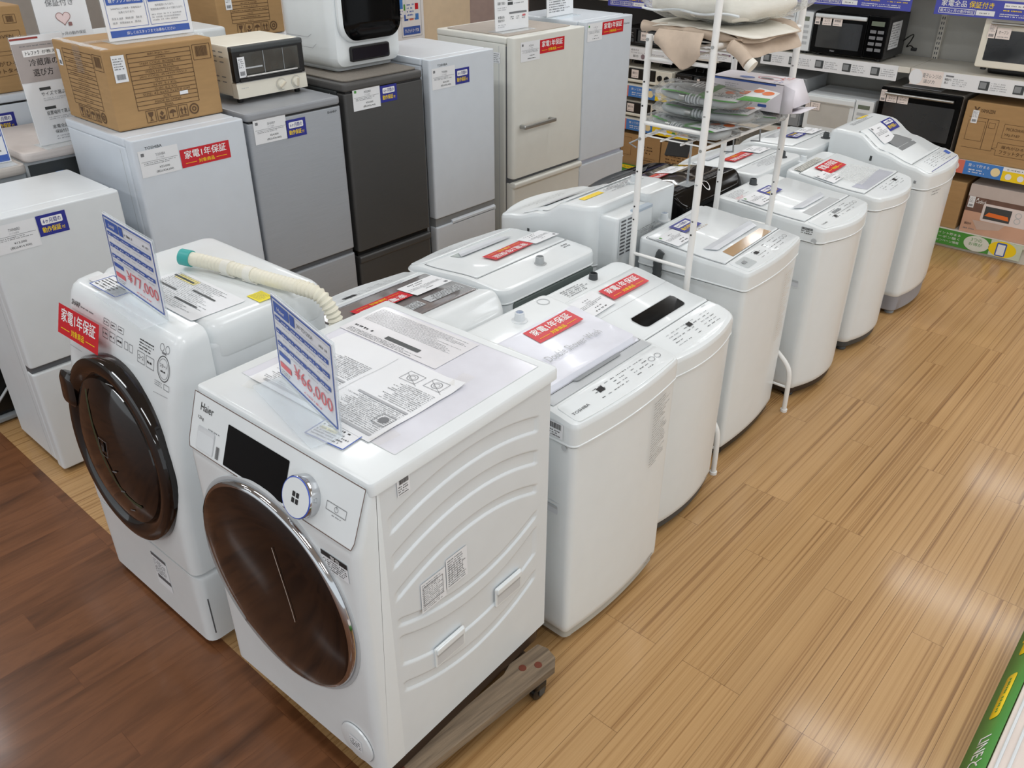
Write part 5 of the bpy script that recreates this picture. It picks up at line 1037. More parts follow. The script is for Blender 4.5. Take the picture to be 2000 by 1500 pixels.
# bagged hoses
def hose_pack(label, loc, rz, seed, cardside=1, tilt=0., flap=False):
    t = thing('hose_pack', label, 'hose pack', loc, rz, 'bagged hoses on the middle rack shelf', rx=tilt)
    R = random.Random(seed); b = B(); L = .17
    for q in range(3):
        pts = []
        for k in range(30):
            a = 2*PI*k/29; pts.append((L*.92*math.copysign(abs(math.cos(a))**.7, math.cos(a))*(1-.16*q), .062*math.copysign(abs(math.sin(a))**.8, math.sin(a))*(1-.33*q), .021+.002*math.sin(a*2+q)))
        tube(b, pts, .0135, GHOSE, 12)
    obj('hose', b, t, 'grey coiled hose')
    b = B()
    for k in range(5): tube(b, [(-.03+.012*k, .068, .024), (-.024+.012*k, .068, .024)], .017 if k % 2 else .0145, LGREY, 14)
    tube(b, [(.03, .068, .024), (.052, .068, .024)], .012, ALU, 14); obj('connector', b, t)
    b = B(); S = plane((-L, -.075, .037), (1, 0, 0), (0, 1, 0)); wv = lambda u, v, h=0.: S(u, v, h+.004*math.sin(u*20+seed))
    rect(b, wv, .0, 0, .16, .15, PAPER, 0, 8, 2); rect(b, wv, 0, .135, .3, .15, GREEN, E0, 8, 2); rect(b, wv, .13, 0, .16, .15, GREEN, E0, 2, 2); disc(b, wv, .035, .03, .02, ORANGE, 2*E0); disc(b, wv, .08, .05, .018, ORANGE, 2*E0); greek(b, wv, .02, .06, .12, .11, 3, GINK, 2*E0, seed)
    for k in range(5): rect(b, wv, .165+.014*k, .02, .172+.014*k, .07, PAPER, 2*E0)
    if flap:
        poly(b, S, [(-.09, .02), (0, 0), (0, .15), (-.1, .13)], PAPER, .012); poly(b, S, [(-.095, .09), (-.005, .1), (0, .15), (-.1, .13)], GREEN, .0126); disc(b, S, -.06, .045, .02, ORANGE, .0128); disc(b, S, -.02, .035, .018, ORANGE, .0128)
    obj('header_card', b, t, 'white green and orange header card')
    puff('plastic_bag', (-.185, -.09, .002), (.2, .09, .043), FILM, t, seed, .07, .1); return t
hose_pack('bagged grey hose at the bottom of the rack heap, end hanging over', (1.95, .47, 1.262), PI/2-.25, 1)
hose_pack('bagged grey hose with steel connector in the middle of the rack heap', (2.0, .44, 1.308), PI/2+.12, 2)
hose_pack('bagged grey hose lying on top of the rack heap, green card flap raised', (1.985, .45, 1.366), PI/2-.05, 3, tilt=-.12, flap=True)
hose_pack('bagged grey hose lying deeper on the rack under the carton', (2.23, .45, 1.262), PI/2+.2, 4)
# white carton with open end flaps
t = thing('cardboard_box', 'white printed carton with open end flaps on the rack shelf', 'cardboard box', (2.205, .262, 1.31), 0)
WC = mat('white_carton', (232, 228, 236), .5, var=.015); w, d, h = .15, .29, .1
b = B(); box(b, (0, 0, 0), (w, .002, h), WC); b = B()
box(b, (0, 0, 0), (.002, d, h), WC); box(b, (w-.002, 0, 0), (w, d, h), WC); box(b, (0, 0, h-.002), (w, d, h), WC); box(b, (0, 0, 0), (w, d, .002), WC); box(b, (0, d-.002, 0), (w, d, h), WC); box(b, (.003, .02, .003), (w-.003, .022, h-.003), mat('carton_inside', (120, 104, 92), .8)); obj('carton', b, t)
for P in ([(0, 0, h), (w, 0, h), (w-.006, -.045, h-.075), (.006, -.045, h-.075)], [(0, 0, 0), (w, 0, 0), (w-.01, -.075, .012), (.01, -.075, .012)], [(0, 0, 0), (0, 0, h), (-.012, -.05, h-.01), (-.012, -.05, .01)]):
    b = B(); b.add(P, [(0, 1, 2, 3)], WC); o = obj('flap', b, t); s_ = o.modifiers.new('thick', 'SOLIDIFY'); s_.thickness = .0015
b = B(); S = plane((-.0004, d, 0), (0, -1, 0), (0, 0, 1)); greek(b, S, .06, .07, .12, .085, 2, LINK, seed=3); frame(b, S, .06, .045, .1, .06, .0012, GINK); frame(b, S, .15, .04, .17, .065, .0012, GINK); greek(b, S, .19, .055, .24, .08, 2, LINK, seed=4); rrect(b, S, .2, .015, .235, .025, .004, MBLUE); rect(b, S, .0, .092, .26, .098, MBLUE)
S = plane((0, 0, h+.0004), (1, 0, 0), (0, 1, 0)); disc(b, S, .05, .17, .018, MBLUE, E0, 16, .03); ring(b, S, .08, .09, .03, .004, PINKR, E0, 24, .05); disc(b, S, .07, .1, .014, DGREY, E0, 16, .025); greek(b, S, .09, .02, .14, .06, 3, SALMON, seed=6); greek(b, S, .02, .02, .05, .06, 2, MBLUE, seed=7); obj('printing', b, t)
# stand with a black sign plate on the black washer
t = thing('sign_stand', 'clear rod stand with a tilted black sign plate on the black washer', 'sign stand', (2.55, .80, .863))
b = B(); tube(b, [(0, 0, .004), (0, 0, .19)], .005, clear('clear_rod', (236, 240, 242), .3, .1), 10); rbox(b, (-.04, -.03, -.0), (.04, .03, .004), ACRY, .005, .001); obj('stand', b, t)
b = B(); rbox(b, (-.003, -.05, -.045), (.003, .055, .045), BLACK, .004, .001, ax='x', T=TR((0, .06, .15), ry=.9, rz=.3)); obj('plate', b, t, 'tilted black plate')
# ------------------------------------------------------------------ shelf unit along the far aisle (front plane x = 4.96)
GX = 4.96; GB = 5.42
def shelfboard(t, z, y0, y1, dep=.44, th=.035, x0=GX):
    b = B(); rbox(b, (x0, y0, z-th), (x0+dep, y1, z), SHELF, .003, .002); box(b, (x0+.01, y0+.01, z-th-.001), (x0+dep-.01, y1-.01, z-th), LGREY); return obj('shelf_board', b, t)
t = thing('shelf_unit', 'light grey shop shelf bay holding microwaves and ovens', 'shelf unit', (0, 0, 0), 0, 'shop shelf bays along the far wall')
YA, YB_, YC = -.26, .70, 2.0
for y0, y1 in ((YA, YB_), (YB_+.004, YC)):
    b = B(); box(b, (GB, y0, .0), (GB+.03, y1, 2.1), SHBACK); obj('back_board', b, t)
    for z in (.565, 1.055, 1.475): shelfboard(t, z, y0, y1)
    b = B(); box(b, (GX+.02, y0, 0), (GB, y1, .1), SHELF); rbox(b, (GX-.002, y0, .098), (GB, y1, .125), SHELF, .003, .002); obj('base_deck', b, t)
for y in (YA, YB_, YC):
    b = B(); box(b, (GB-.035, y-.015, 0), (GB-.001, y+.019, 2.1), SHELF)
    S = plane((GB-.0355, y+.019, 0), (0, -1, 0), (0, 0, 1))
    for k in range(60):
        rect(b, S, .007, .3+.03*k, .013, .316+.03*k, GREYSH); rect(b, S, .02, .3+.03*k, .026, .316+.03*k, GREYSH)
    obj('upright_post', b, t)
t2 = thing('shelf_unit', 'shop shelf bay holding gas stoves at the end of the refrigerator row', 'shelf unit', (0, 0, 0), 0, 'shop shelf bays along the far wall')
b = B(); box(b, (GB, YC+.004, .0), (GB+.03, 4.2, 2.1), mat('dark_shelf_back', (60, 58, 58), .6)); obj('back_board', b, t2)
for z in (.435, .69, .965, 1.3): shelfboard(t2, z, YC+.02, 4.2)
b = B(); box(b, (GX+.02, YC+.02, 0), (GB, 4.2, .06), SHELF); obj('base_deck', b, t2)
# rail strips
FS = plane((GX-.006, 4.2, 0), (0, -1, 0), (0, 0, 1))   # u runs along -Y from y = 4.2
U = lambda y: 4.2-y
def strip(name, label, y0, y1, z0, z1, fn, m=PAPER, tilt=True, group=None, cat='shelf strip', x=GX-.004, par=None):
    """printed strip in a clear holder on a shelf edge"""
    S = plane((x, y1, z0), (0, -1, 0), (0, 0, 1)); b = B(); box(b, (x+.0005, y0, z0), (x+.003, y1, z1), m); fn(b, S, y1-y0, z1-z0); o = obj(name, b); tag(o, label, cat, group); return o
def bluesign(b, S, L, H):
    text(b, S, '家電全品', L*.05, H*.5, L*.26, H*.86, WINK, 2*E0, .02); text(b, S, '保証付き', L*.28, H*.5, L*.48, H*.86, YEL, 2*E0, .02); frame(b, S, L*.04, H*.12, L*.34, H*.4, H*.03, WINK, 2*E0); text(b, S, '最大12ヶ月の動作保証', L*.05, H*.17, L*.33, H*.35, WINK, 2*E0); rect(b, S, L*.35, H*.12, L*.5, H*.4, PAPER, 2*E0); greek(b, S, L*.38, H*.18, L*.46, H*.32, 1, GINK, 3*E0, 3)
    for k in range(2): rect(b, S, L*(.56+.22*k), H*.62, L*(.76+.22*k), H*.88, WINK, 2*E0); greek(b, S, L*(.57+.22*k), H*.68, L*(.75+.22*k), H*.82, 1, GINK, 3*E0, 4+k); greek(b, S, L*(.56+.22*k), H*.42, L*(.75+.22*k), H*.56, 1, YEL, 2*E0, 6+k)
    greek(b, S, L*.54, H*.12, L*.96, H*.34, 2, WINK, 2*E0, 9)
for y0, y1, z0, lab in ((2.34, 3.0, 1.237, 'blue warranty strip above the gas stoves'), (.775, 1.43, 1.368, 'blue warranty strip above the black microwave'), (-.02, .64, 1.368, 'blue warranty strip above the cream oven'), (1.45, 1.98, 1.368, 'blue warranty strip above the white microwave behind the rack')):
    strip('shelf_warranty_strip', lab, y0, y1, z0, z0+.095, bluesign, SIGNB, group='blue warranty strips', x=GX-.02)
def ovenstrip(seed, start=0, title=True):
    def fn(b, S, L, H):
        n = max(2, int(L/.16))
        for k in range(n):
            u = L*k/n; q = (k+start) % 4
            if not title: q = 2+k % 2
            if q == 0: rect(b, S, u, 0, u+L/n, H, PINKP); disc(b, S, u+.03, H*.5, .04, PAPER, 1.5*E0, 20, H*.5); text(b, S, '電子レンジの', u+.07, H*.52, u+L/n-.01, H*.8, GINK, 2*E0); text(b, S, '選び方', u+.08, H*.18, u+L/n-.04, H*.42, GINK, 2*E0)
            elif q == 1: rect(b, S, u+.015, H*.75, u+.06, H*.85, GINK, 2*E0); text(b, S, '機能から', u+.012, H*.5, u+.05, H*.66, INK, 2*E0); text(b, S, '選ぶ', u+.012, H*.3, u+.035, H*.45, INK, 2*E0); greek(b, S, u+.06, H*.2, u+.14, H*.7, 4, LINK, 2*E0, seed+k)
            else: rect(b, S, u+.02, H*.2, u+.075, H*.75, DGREY, 2*E0); rect(b, S, u+.024, H*.3, u+.06, H*.68, MGREY, 3*E0); greek(b, S, u+.085, H*.2, u+L/n-.01, H*.75, 4, LINK, 2*E0, seed+k)
    return fn
strip('shelf_guide_strip', 'white oven guide strip under the black and white microwaves', .775, 1.7, .966, 1.056, ovenstrip(3, 1, False), group='oven guide strips')
strip('shelf_guide_strip', 'pink and white oven guide strip under the cream oven', -.25, .69, .962, 1.052, ovenstrip(5, 0), group='oven guide strips')
strip('shelf_guide_strip', 'white guide strip with purple tabs right above the stoves', 1.92, 2.2, .945, 1.035, lambda b, S, L, H: [rect(b, S, .02+.09*k, H*.4, .09+.09*k, H*.55, mat('purple_tab', (140, 116, 136), .5), 2*E0) for k in range(3)]+[text(b, S, '素材・機能', .02, H*.68, .12, H*.85, INK, 2*E0), greek(b, S, .02, H*.1, .26, H*.35, 2, LINK, 2*E0, 4)], group='oven guide strips')
strip('shelf_guide_strip', 'white guide strip with pink and grey blocks under the black stove', 2.4, 3.0, .875, .965, lambda b, S, L, H: (rect(b, S, .0, 0, .15, H, PINKP), rect(b, S, .15, 0, .2, H, mat('mauve_block', (140, 122, 128), .5), 2*E0), disc(b, S, .175, H*.25, .016, WINK, 3*E0), text(b, S, '都市ガス', .23, H*.7, .3, H*.85, GINK, 2*E0), text(b, S, '都市', .25, H*.2, .3, H*.4, GINK, 2*E0), disc(b, S, .34, H*.3, .018, mat('mauve_block', (140, 122, 128), .5), 2*E0), text(b, S, 'LPガス', .38, H*.2, .45, H*.4, GINK, 2*E0), greek(b, S, .23, H*.5, .55, H*.65, 1, LINK, 2*E0, 4)), group='oven guide strips')
def colour(b, S, L, H):
    rect(b, S, L*.0, 0, L*.33, H, SALMON); rect(b, S, L*.33, 0, L*.62, H, SKY); rect(b, S, L*.62, 0, L, H, YEL)
    text(b, S, '売って貯まる', L*.04, H*.6, L*.2, H*.8, PAPER, 2*E0); greek(b, S, L*.04, H*.15, L*.2, H*.5, 2, PAPER, 2*E0, 5); disc(b, S, L*.26, H*.5, H*.3, PINKP, 2*E0); text(b, S, '買って貯まる', L*.36, H*.62, L*.52, H*.84, PAPER, 2*E0); greek(b, S, L*.37, H*.15, L*.5, H*.5, 2, PAPER, 2*E0, 6); disc(b, S, L*.57, H*.5, H*.32, mat('cream_dot', (240, 220, 170), .5), 2*E0)
    rect(b, S, L*.62, H*.72, L, H, PAPER, 2*E0); greek(b, S, L*.65, H*.78, L*.97, H*.94, 1, GINK, 3*E0, 8)
    for k, m in enumerate((PAPER, PAPER, GREEN)): disc(b, S, L*(.67+.09*k), H*.34, H*.22, m, 2*E0)
    rrect(b, S, L*.9, H*.3, L*.98, H*.5, H*.05, ORANGE, 2*E0)
for y0, y1, z0, lab in ((2.2, 3.05, .60, 'salmon and blue point strip below the upper stoves'), (2.2, 3.05, .346, 'salmon and blue point strip below the lower stoves'), (-.25, .5, .485, 'salmon blue and yellow point strip under the brown microwave carton'), (.75, 1.5, .485, 'salmon blue and yellow point strip under the white microwave')):
    strip('shelf_point_strip', lab, y0, y1, z0, z0+.082, colour, PAPER, group='coloured point strips')
def greenstrip(b, S, L, H):
    for k in range(3): disc(b, S, L*.25, H*(.75-.25*k), H*.09, YEL, 2*E0)
    for k, s in enumerate(('ポイント貯まる', 'クーポン届く', 'キャンペーン情報')): text(b, S, s, L*.28, H*(.68-.25*k), L*.5, H*(.84-.25*k), WINK, 2*E0)
    disc(b, S, L*.64, H*.5, H*.75, mat('pale_grey_dot', (222, 224, 214), .5), 2*E0, 24, H*.5); text(b, S, '3つの', L*.59, H*.62, L*.68, H*.84, GREEN, 3*E0); text(b, S, 'お得が', L*.58, H*.34, L*.69, H*.56, GREEN, 3*E0); rect(b, S, L*.75, 0, L, H, mat('pale_green', (206, 216, 196), .5), 1.5*E0); disc(b, S, L*.85, H*.5, H*.8, YEL, 2*E0, 24, H*.5); rrect(b, S, L*.8, H*.05, L*.88, H*.9, H*.08, MBLUE, 3*E0); rect(b, S, L*.81, H*.12, L*.87, H*.8, PAPER, 4*E0)
strip('shelf_member_strip', 'green membership strip on the base edge by the far washer', -.2, .52, .022, .122, greenstrip, GREEN, group='green membership strips')
strip('shelf_member_strip', 'green membership strip below the brown cartons by the last refrigerator', 2.1, 2.95, -.0+.002, .07, lambda b, S, L, H: (rrect(b, S, L*.2, H*.5, L*.6, H*.9, H*.1, YEL, 2*E0), greek(b, S, L*.22, H*.6, L*.58, H*.8, 1, GREEN, 3*E0, 4), text(b, S, 'ともだち募集中', L*.25, H*.1, L*.7, H*.42, WINK, 2*E0, .02)), GREEN, group='green membership strips')
# microwaves and ovens
def side_tags(t, w, z, items):
    for k, (s1, s2, u, L, H) in enumerate(items):
        S = plane((u, -.012, z), (1, 0, 0), (0, 0, 1))
        obj('shelf_tag', note(S, s1, s2, L, H, PINKP, k) if s1 else tagcard(S, L, H, PINKP, k+3), t)
def microwave(name, label, y, z, w, h, d, body, face, glass, style, cat='microwave', x=GX+.02, group='microwaves and ovens on the shelves'):
    """front faces -X; local x runs along -Y from the given y"""
    t = thing(name, label, cat, (x, y, z), -PI/2, group)
    b = B(); rbox(b, (0, .012, .015), (w, d, h), body, .012, .006); obj('body', b, t)
    dw = w*(1. if style == 'oven' else .73); b = B(); rbox(b, (0, -.006, .02), (dw, .014, h-.002), face, .01, .004, ax='y'); dr = obj('door', b, t)
    S = plane((0, -.0065, 0), (1, 0, 0), (0, 0, 1)); b = B(); rrect(b, S, w*.07, h*.2, dw-w*.06, h*.78, .006, glass); obj('door_window', b, dr)
    b = B()
    if style == 'oven': tube(b, [(w*.08, -.028, h*.9), (w*.92, -.028, h*.9)], .009, ALU, 10); box(b, (w*.1, -.028, h*.89), (w*.12, -.004, h*.91), ALU); box(b, (w*.88, -.028, h*.89), (w*.9, -.004, h*.91), ALU)
    elif style == 'bar': rbox(b, (w*.02, -.022, h*.86), (dw*.98, -.004, h*.95), WHITE2, .008, .004, ax='x')
    elif style == 'white': rbox(b, (w*.0, -.02, h*.8), (dw, -.002, h*.96), WHITE, .012, .006, ax='x')
    if b.v: obj('handle', b, dr)
    if style != 'oven':
        b = B(); rbox(b, (dw+.003, -.004, .02), (w, .014, h-.002), face, .008, .004, ax='y'); f = plane((0, -.0045, 0), (1, 0, 0), (0, 0, 1)); rect(b, f, dw+w*.05, h*.78, w*.95, h*.88, mat('lcd_green', (110, 120, 104), .3)); m2 = GINK if face in (GBLK, BLACK) else LGREY
        for k in range(4):
            for q in range(1 if style == 'white' else 2): rrect(b, f, dw+w*(.05+.1*q), h*(.62-.13*k), dw+w*((.13+.1*q) if style != 'white' else .22), h*(.69-.13*k), .003, m2)
        obj('control_panel', b, t)
    for u, v in ((.04, .05), (w-.04, .05), (.04, d-.05), (w-.04, d-.05)):
        b = B(); lathe(b, [(.016, 0), (.016, .012), (.012, .018), (0, .018)], BLACK, TR((u, v, 0)), 12); obj('foot', b, t)
    return t
WG = mat('milky_window', (196, 194, 188), .2, coat=.4); BG = mat('smoky_black_window', (42, 44, 47), .08, coat=.8, var=.15, scale=3)
t = microwave('microwave', 'white microwave on the upper shelf half hidden by the rack', 1.835, 1.056, .45, .26, .36, WHITE2, WHITE, BG, 'bar')
side_tags(t, .45, .13, [(None, None, .35, .04, .07)])
t = microwave('microwave', 'black microwave with white handle bar on the upper shelf', 1.375, 1.056, .48, .27, .36, mat('anthracite', (52, 52, 54), .4), GBLK, BG, 'bar')
b = B(); text(b, plane((0, -.0068, 0), (1, 0, 0), (0, 0, 1)), 'Haier', .14, .035, .17, .046, LINK, 2*E0); obj('lettering', b, t)
side_tags(t, .48, .19, [(None, None, .01, .035, .06), ('フラット', 'タイプ', .06, .06, .05), ('単機能', None, .13, .06, .05)])
b = B(); S = plane((.4805, .06, .07), (0, 1, 0), (0, 0, 1)); rect(b, S, 0, 0, .17, .16, PAPER, .001); greek(b, S, .01, .01, .16, .15, 9, GINK, .0015, 5); frame(b, S, -.01, -.01, .18, .17, .008, BLACK, .0009); obj('rating_label', b, t)
b = B(); tube(b, [(.49, .3, .1), (.52, .29, .13), (.55, .3, .15), (.53, .32, .1), (.51, .3, .06), (.54, .3, .08), (.56, .31, .06)], .004, BLACK, 6, smooth=2); rbox(b, (.545, .3, .045), (.58, .32, .065), BLACK, .004); obj('power_cord', b, t)
t = microwave('oven', 'cream microwave oven with black window on the upper shelf near the picture edge', .355, 1.083, .52, .29, .38, IVORY, IVORY, BG, 'oven', 'oven', group=None)
side_tags(t, .5, .18, [(None, None, .03, .04, .075), ('オーブン', None, .075, .075, .06)])
b = B(); rbox(b, (.05, .1, -.027), (.5, .33, .016), BLACK, .02); obj('base', b, t)
t = microwave('microwave', 'white microwave on the lower shelf beside the black oven', 1.335, .566, .455, .255, .34, WHITE2, WHITE, WG, 'white'); side_tags(t, .45, .15, [(None, None, .005, .03, .05), ('フラット', 'タイプ', .04, .065, .05)])
t = microwave('microwave', 'silver grey microwave in the shadow behind the open white carton', 1.83, .566, .46, .33, .38, LGREY, MGREY, BG, 'bar')
t = microwave('oven', 'large black oven with long steel handle on the lower shelf', .855, .566, .49, .36, .38, mat('warm_silver_body', (164, 160, 154), .4, metal=.2), GBLK, BG, 'oven', 'oven')
side_tags(t, .49, .27, [(None, None, .005, .035, .07), ('フラット', 'タイプ', .045, .065, .05), ('スチーム', 'オーブン', .115, .065, .05)])
b = B(); rect(b, plane((0, -.0075, 0), (1, 0, 0), (0, 0, 1)), .17, .03, .29, .055, DGREY); greek(b, plane((0, -.0078, 0), (1, 0, 0), (0, 0, 1)), .18, .035, .28, .05, 1, GINK, seed=3); obj('maker_plate', b, t)
b = B(); rbox(b, (.1, .06, .3605), (.34, .2, .363), PAPER, .004, .001); o = obj('leaflet', b); o.parent = t
def wcarton(label, y, z, w, h, d, fn, x=GX+.015, m=CARD, rz=0.):
    t = thing('cardboard_box', label, 'cardboard box', (x, y, z), -PI/2+rz); b = B(); rbox(b, (0, 0, 0), (w, d, h), m, .005, .004); obj('carton', b, t)
    b = B(); fn(b, plane((0, -.0006, 0), (1, 0, 0), (0, 0, 1)), w, h)
    if b.v: obj('printing', b, t)
    return t
def yam(b, S, w, h):
    poly(b, S, [(.045, h-.03), (.055, h-.03), (.062, h-.045), (.069, h-.03), (.079, h-.03), (.065, h-.055), (.065, h-.062), (.059, h-.062), (.059, h-.055)], BINK); text(b, S, 'YAMAZEN', .085, h-.058, .165, h-.038, BINK, E0, .03)
    line(b, S, [(.03, h-.09), (.2, h-.09), (.2, .075), (.03, .075)], .0018, BINK); line(b, S, [(.14, h-.09), (.14, .075)], .003, BINK); frame(b, S, .15, h-.14, .185, h-.11, .0018, BINK); frame(b, S, .035, .12, .13, h-.11, .0018, BINK); frame(b, S, .235, .16, .42, .24, .0018, BINK)
    text(b, S, 'MICROWAVE', .25, .205, .36, .222, BINK); text(b, S, 'YRJ-F187', .245, .17, .33, .188, BINK); P = [(.225, .085), (.2, .09), (.225, .1), (.225, .13), (.43, .13), (.43, .055), (.225, .055), (.225, .085)]; line(b, S, P, .002, BINK); text(b, S, '庫内がひろい', .25, .098, .4, .118, BINK); text(b, S, 'フラットタイプ', .245, .066, .405, .09, BINK, E0, .02)
t = wcarton('brown microwave carton printed with an oven drawing on the lower shelf', .335, .566, .5, .345, .4, yam)
obj('price_tag', tagcard(plane((.045, -.0014, .22), (1, 0, 0), (0, 0, 1)), .035, .075, seed=9), t)
wcarton('plain brown carton on the base shelf beside the toaster carton', .42, .126, .21, .3, .36, lambda b, S, w, h: None)
PIC1 = mat('photo_wood_table', (206, 164, 140), .4, var=.1, scale=5, stretch=(1, 8, 1)); PIC2 = mat('photo_brown_wall', (110, 84, 74), .4, var=.15)
def toastbox(b, S, w, h):
    rect(b, S, 0, 0, w, h-.075, PIC1); rect(b, S, 0, h*.45, w, h-.075, PIC2, 1.5*E0); rect(b, S, 0, h-.075, w, h, mat('taupe_print', (196, 184, 178), .4), E0); rrect(b, S, .1, .09, .36, .2, .012, mat('photo_white_oven', (228, 218, 216), .3), 2*E0); rect(b, S, .115, .105, .265, .185, DGREY, 3*E0); poly(b, S, [(.12, .125), (.14, .15), (.25, .145), (.26, .12)], ORANGE, 4*E0)
    for v in (.13, .165): ring(b, S, .305, v, .018, .004, LGREY, 4*E0)
    poly(b, S, [(.06, .085), (.1, .03), (.22, .05), (.25, .09)], mat('photo_tray', (200, 178, 166), .4), 2*E0); text(b, S, 'Cadéré', .05, h-.112, .11, h-.088, WINK, 3*E0); text(b, S, '800W', .02, .05, .06, .066, INK, 3*E0); greek(b, S, .02, .02, .1, .035, 1, GINK, 3*E0, 4); disc(b, S, .06, h-.085, .005, WINK, 3*E0)
t = wcarton('toaster oven carton with a photo of a white oven on the base shelf', .185, .126, .43, .305, .34, toastbox, m=mat('taupe_carton', (192, 180, 174), .5)); obj('price_tag', tagcard(plane((.01, -.0026, .16), (1, 0, 0), (0, 0, 1)), .035, .07, seed=11), t)
# gas stoves
def stove(label, y, z, knobs, m, w=.56, h=.125, tilt=0.):
    t = thing('gas_stove', label, 'gas stove', (GX+.03, y, z), -PI/2, 'gas stoves on the shelves')
    b = B(); rbox(b, (0, .01, .012), (w, .4, h), m, .012, .006); obj('body', b, t)
    b = B(); rbox(b, (.16, -.006, .03), (w-.16, .02, h-.012), BLACK if m is not BLACK else DGREY, .006, .004, ax='y'); rbox(b, (.14, -.012, .012), (w-.14, .012, .035), m, .008, .004, ax='x'); obj('grill_door', b, t)
    for x0, x1 in ((.005, .15), (w-.15, w-.005)):
        b = B(); rbox(b, (x0, -.01, .018), (x1, .02, h-.004), m, .008, .005, ax='y'); p = obj('knob_panel', b, t)
        for k in range(2):
            x = x0+.04+.062*k; b = B()
            if knobs: T = TR((x, -.01, h*.55), rx=PI/2); lathe(b, [(.021, 0), (.02, .01), (0, .011)], BLACK, T, 20); rbox(b, (-.006, -.02, .008), (.006, .02, .018), BLACK, .004, T=T)
            else: rbox(b, (x-.024, -.018, .03), (x+.024, -.008, .055), DGREY, .004); greek(b, plane((0, -.0105, 0), (1, 0, 0), (0, 0, 1)), x-.024, .065, x+.02, .1, 3, LINK, seed=k)
            obj('knob' if knobs else 'push_button', b, p)
    for x in (.15, w-.15):
        b = B(); lathe(b, [(.075, h), (.07, h+.006), (.05, h+.008), (.04, h+.018), (0, h+.02)], BLACK, TR((x, .2, 0)), 24)
        for a in range(6): c, s = math.cos(a*PI/3), math.sin(a*PI/3); tube(b, [(x+.035*c, .2+.035*s, h+.026), (x+.09*c, .2+.09*s, h+.026), (x+.095*c, .2+.095*s, h)], .004, BLACK, 6)
        obj('burner', b, t)
    obj('shelf_tag', note(plane((.19, -.0075, .045), (1, 0, 0), (0, 0, 1)), '都市ガス', None, .065, .06, PINKP, 3), t)
    return t
stove('black gas stove on the top stove shelf behind the beige cloth', 2.9, .966, False, BLACK)
stove('cream gas stove with black round knobs beside the last refrigerator', 2.96, .692, True, IVORY); stove('black gas stove with push buttons behind the rack', 2.38, .692, False, BLACK, w=.36)
stove('cream gas stove on the lower stove shelf beside the last refrigerator', 2.98, .437, True, IVORY); stove('black gas stove on the lower stove shelf behind the bagged hoses', 2.38, .437, False, DGREY, w=.36)
def ric(b, S, w, h): frame(b, S, .2, .02, .33, .08, .0018, BINK); text(b, S, '動作音静か', .22, .055, .31, .07, BINK); text(b, S, 'ヘルツフリー', .21, .028, .32, .048, BINK, E0, .02); greek(b, S, .2, .11, .32, .18, 3, BINK, seed=4); frame(b, S, .02, .08, .1, .22, .0016, BINK)
wcarton('brown carton with speech bubble print below the gas stoves', 2.82, .062, .37, .25, .36, ric); wcarton('brown carton beside the bubble printed carton below the stoves', 2.44, .062, .33, .24, .36, lambda b, S, w, h: greek(b, S, .05, .05, .25, .15, 4, BINK, seed=8))
strip('shelf_price_strip', 'yellow and white price strip behind the far washers', .98, 1.3, .486, .56, lambda b, S, L, H: (rect(b, S, 0, 0, L, H*.6, YEL), greek(b, S, .02, H*.68, L-.02, H*.92, 1, GINK, 2*E0, 3), disc(b, S, L*.5, H*.3, H*.25, PAPER, 2*E0)), x=GX-.0065)
# ------------------------------------------------------------------ shelf unit edge beside the camera
t = thing('shelf_unit', 'off-white shop shelf base at the near aisle edge', 'shelf unit', (0, 0, 0), 0, 'shop shelf bays along the far wall'); t['group'] = 'near aisle shelf'
b = B(); box(b, (-.4, -1.6, 0), (2.5, -1.086, .1), SHELF); rbox(b, (-.4, -1.6, .1), (2.5, -1.084, .118), mat('pale_shelf_edge', (226, 214, 206), .4), .004, .003); obj('base_deck', b, t)
b = B(); tube(b, [(-.4, -1.10, .121), (2.5, -1.10, .121)], .004, WHITE2, 8); tube(b, [(-.4, -1.125, .121), (2.5, -1.125, .121)], .004, WHITE2, 8); obj('edge_beads', b, t)
def nearstrip(b, S, L, H):
    for u0, n in ((.28, 4), (1.28, 4)):
        for k, u in enumerate((.0, .3)):
            rrect(b, S, u0+u+.46, H*.3, u0+u+.66, H*.62, H*.1, YEL, 2*E0); greek(b, S, u0+u+.48, H*.38, u0+u+.64, H*.54, 1, GREEN, 3*E0, k)
    S = sub(S, 0, 0)
    text(b, S, 'LINEともだち募集中', 1.32, H*.3, 1.72, H*.75, WINK, 2*E0, .02)
    for k in range(3): disc(b, S, .86, H*(.3+.2*k), H*.08, YEL, 2*E0)
    greek(b, S, .55, H*.15, .84, H*.8, 4, WINK, 2*E0, 9, ch=1.)
Lh = math.hypot(.05, .118)
S0 = plane((2.5, -1.03, .004), (-1, 0, 0), (0, -.05, .114)); b = B(); b.add([S0(0, 0), S0(2.9, 0), S0(2.9, Lh), S0(0, Lh)], [(0, 1, 2, 3)], GREEN); nearstrip(b, S0, 2.9, Lh)
o = obj('shelf_member_strip', b); tag(o, 'long slanted green membership strip along the near aisle shelf', 'shelf strip', 'green membership strips'); sm = o.modifiers.new('thick', 'SOLIDIFY'); sm.thickness = .0002
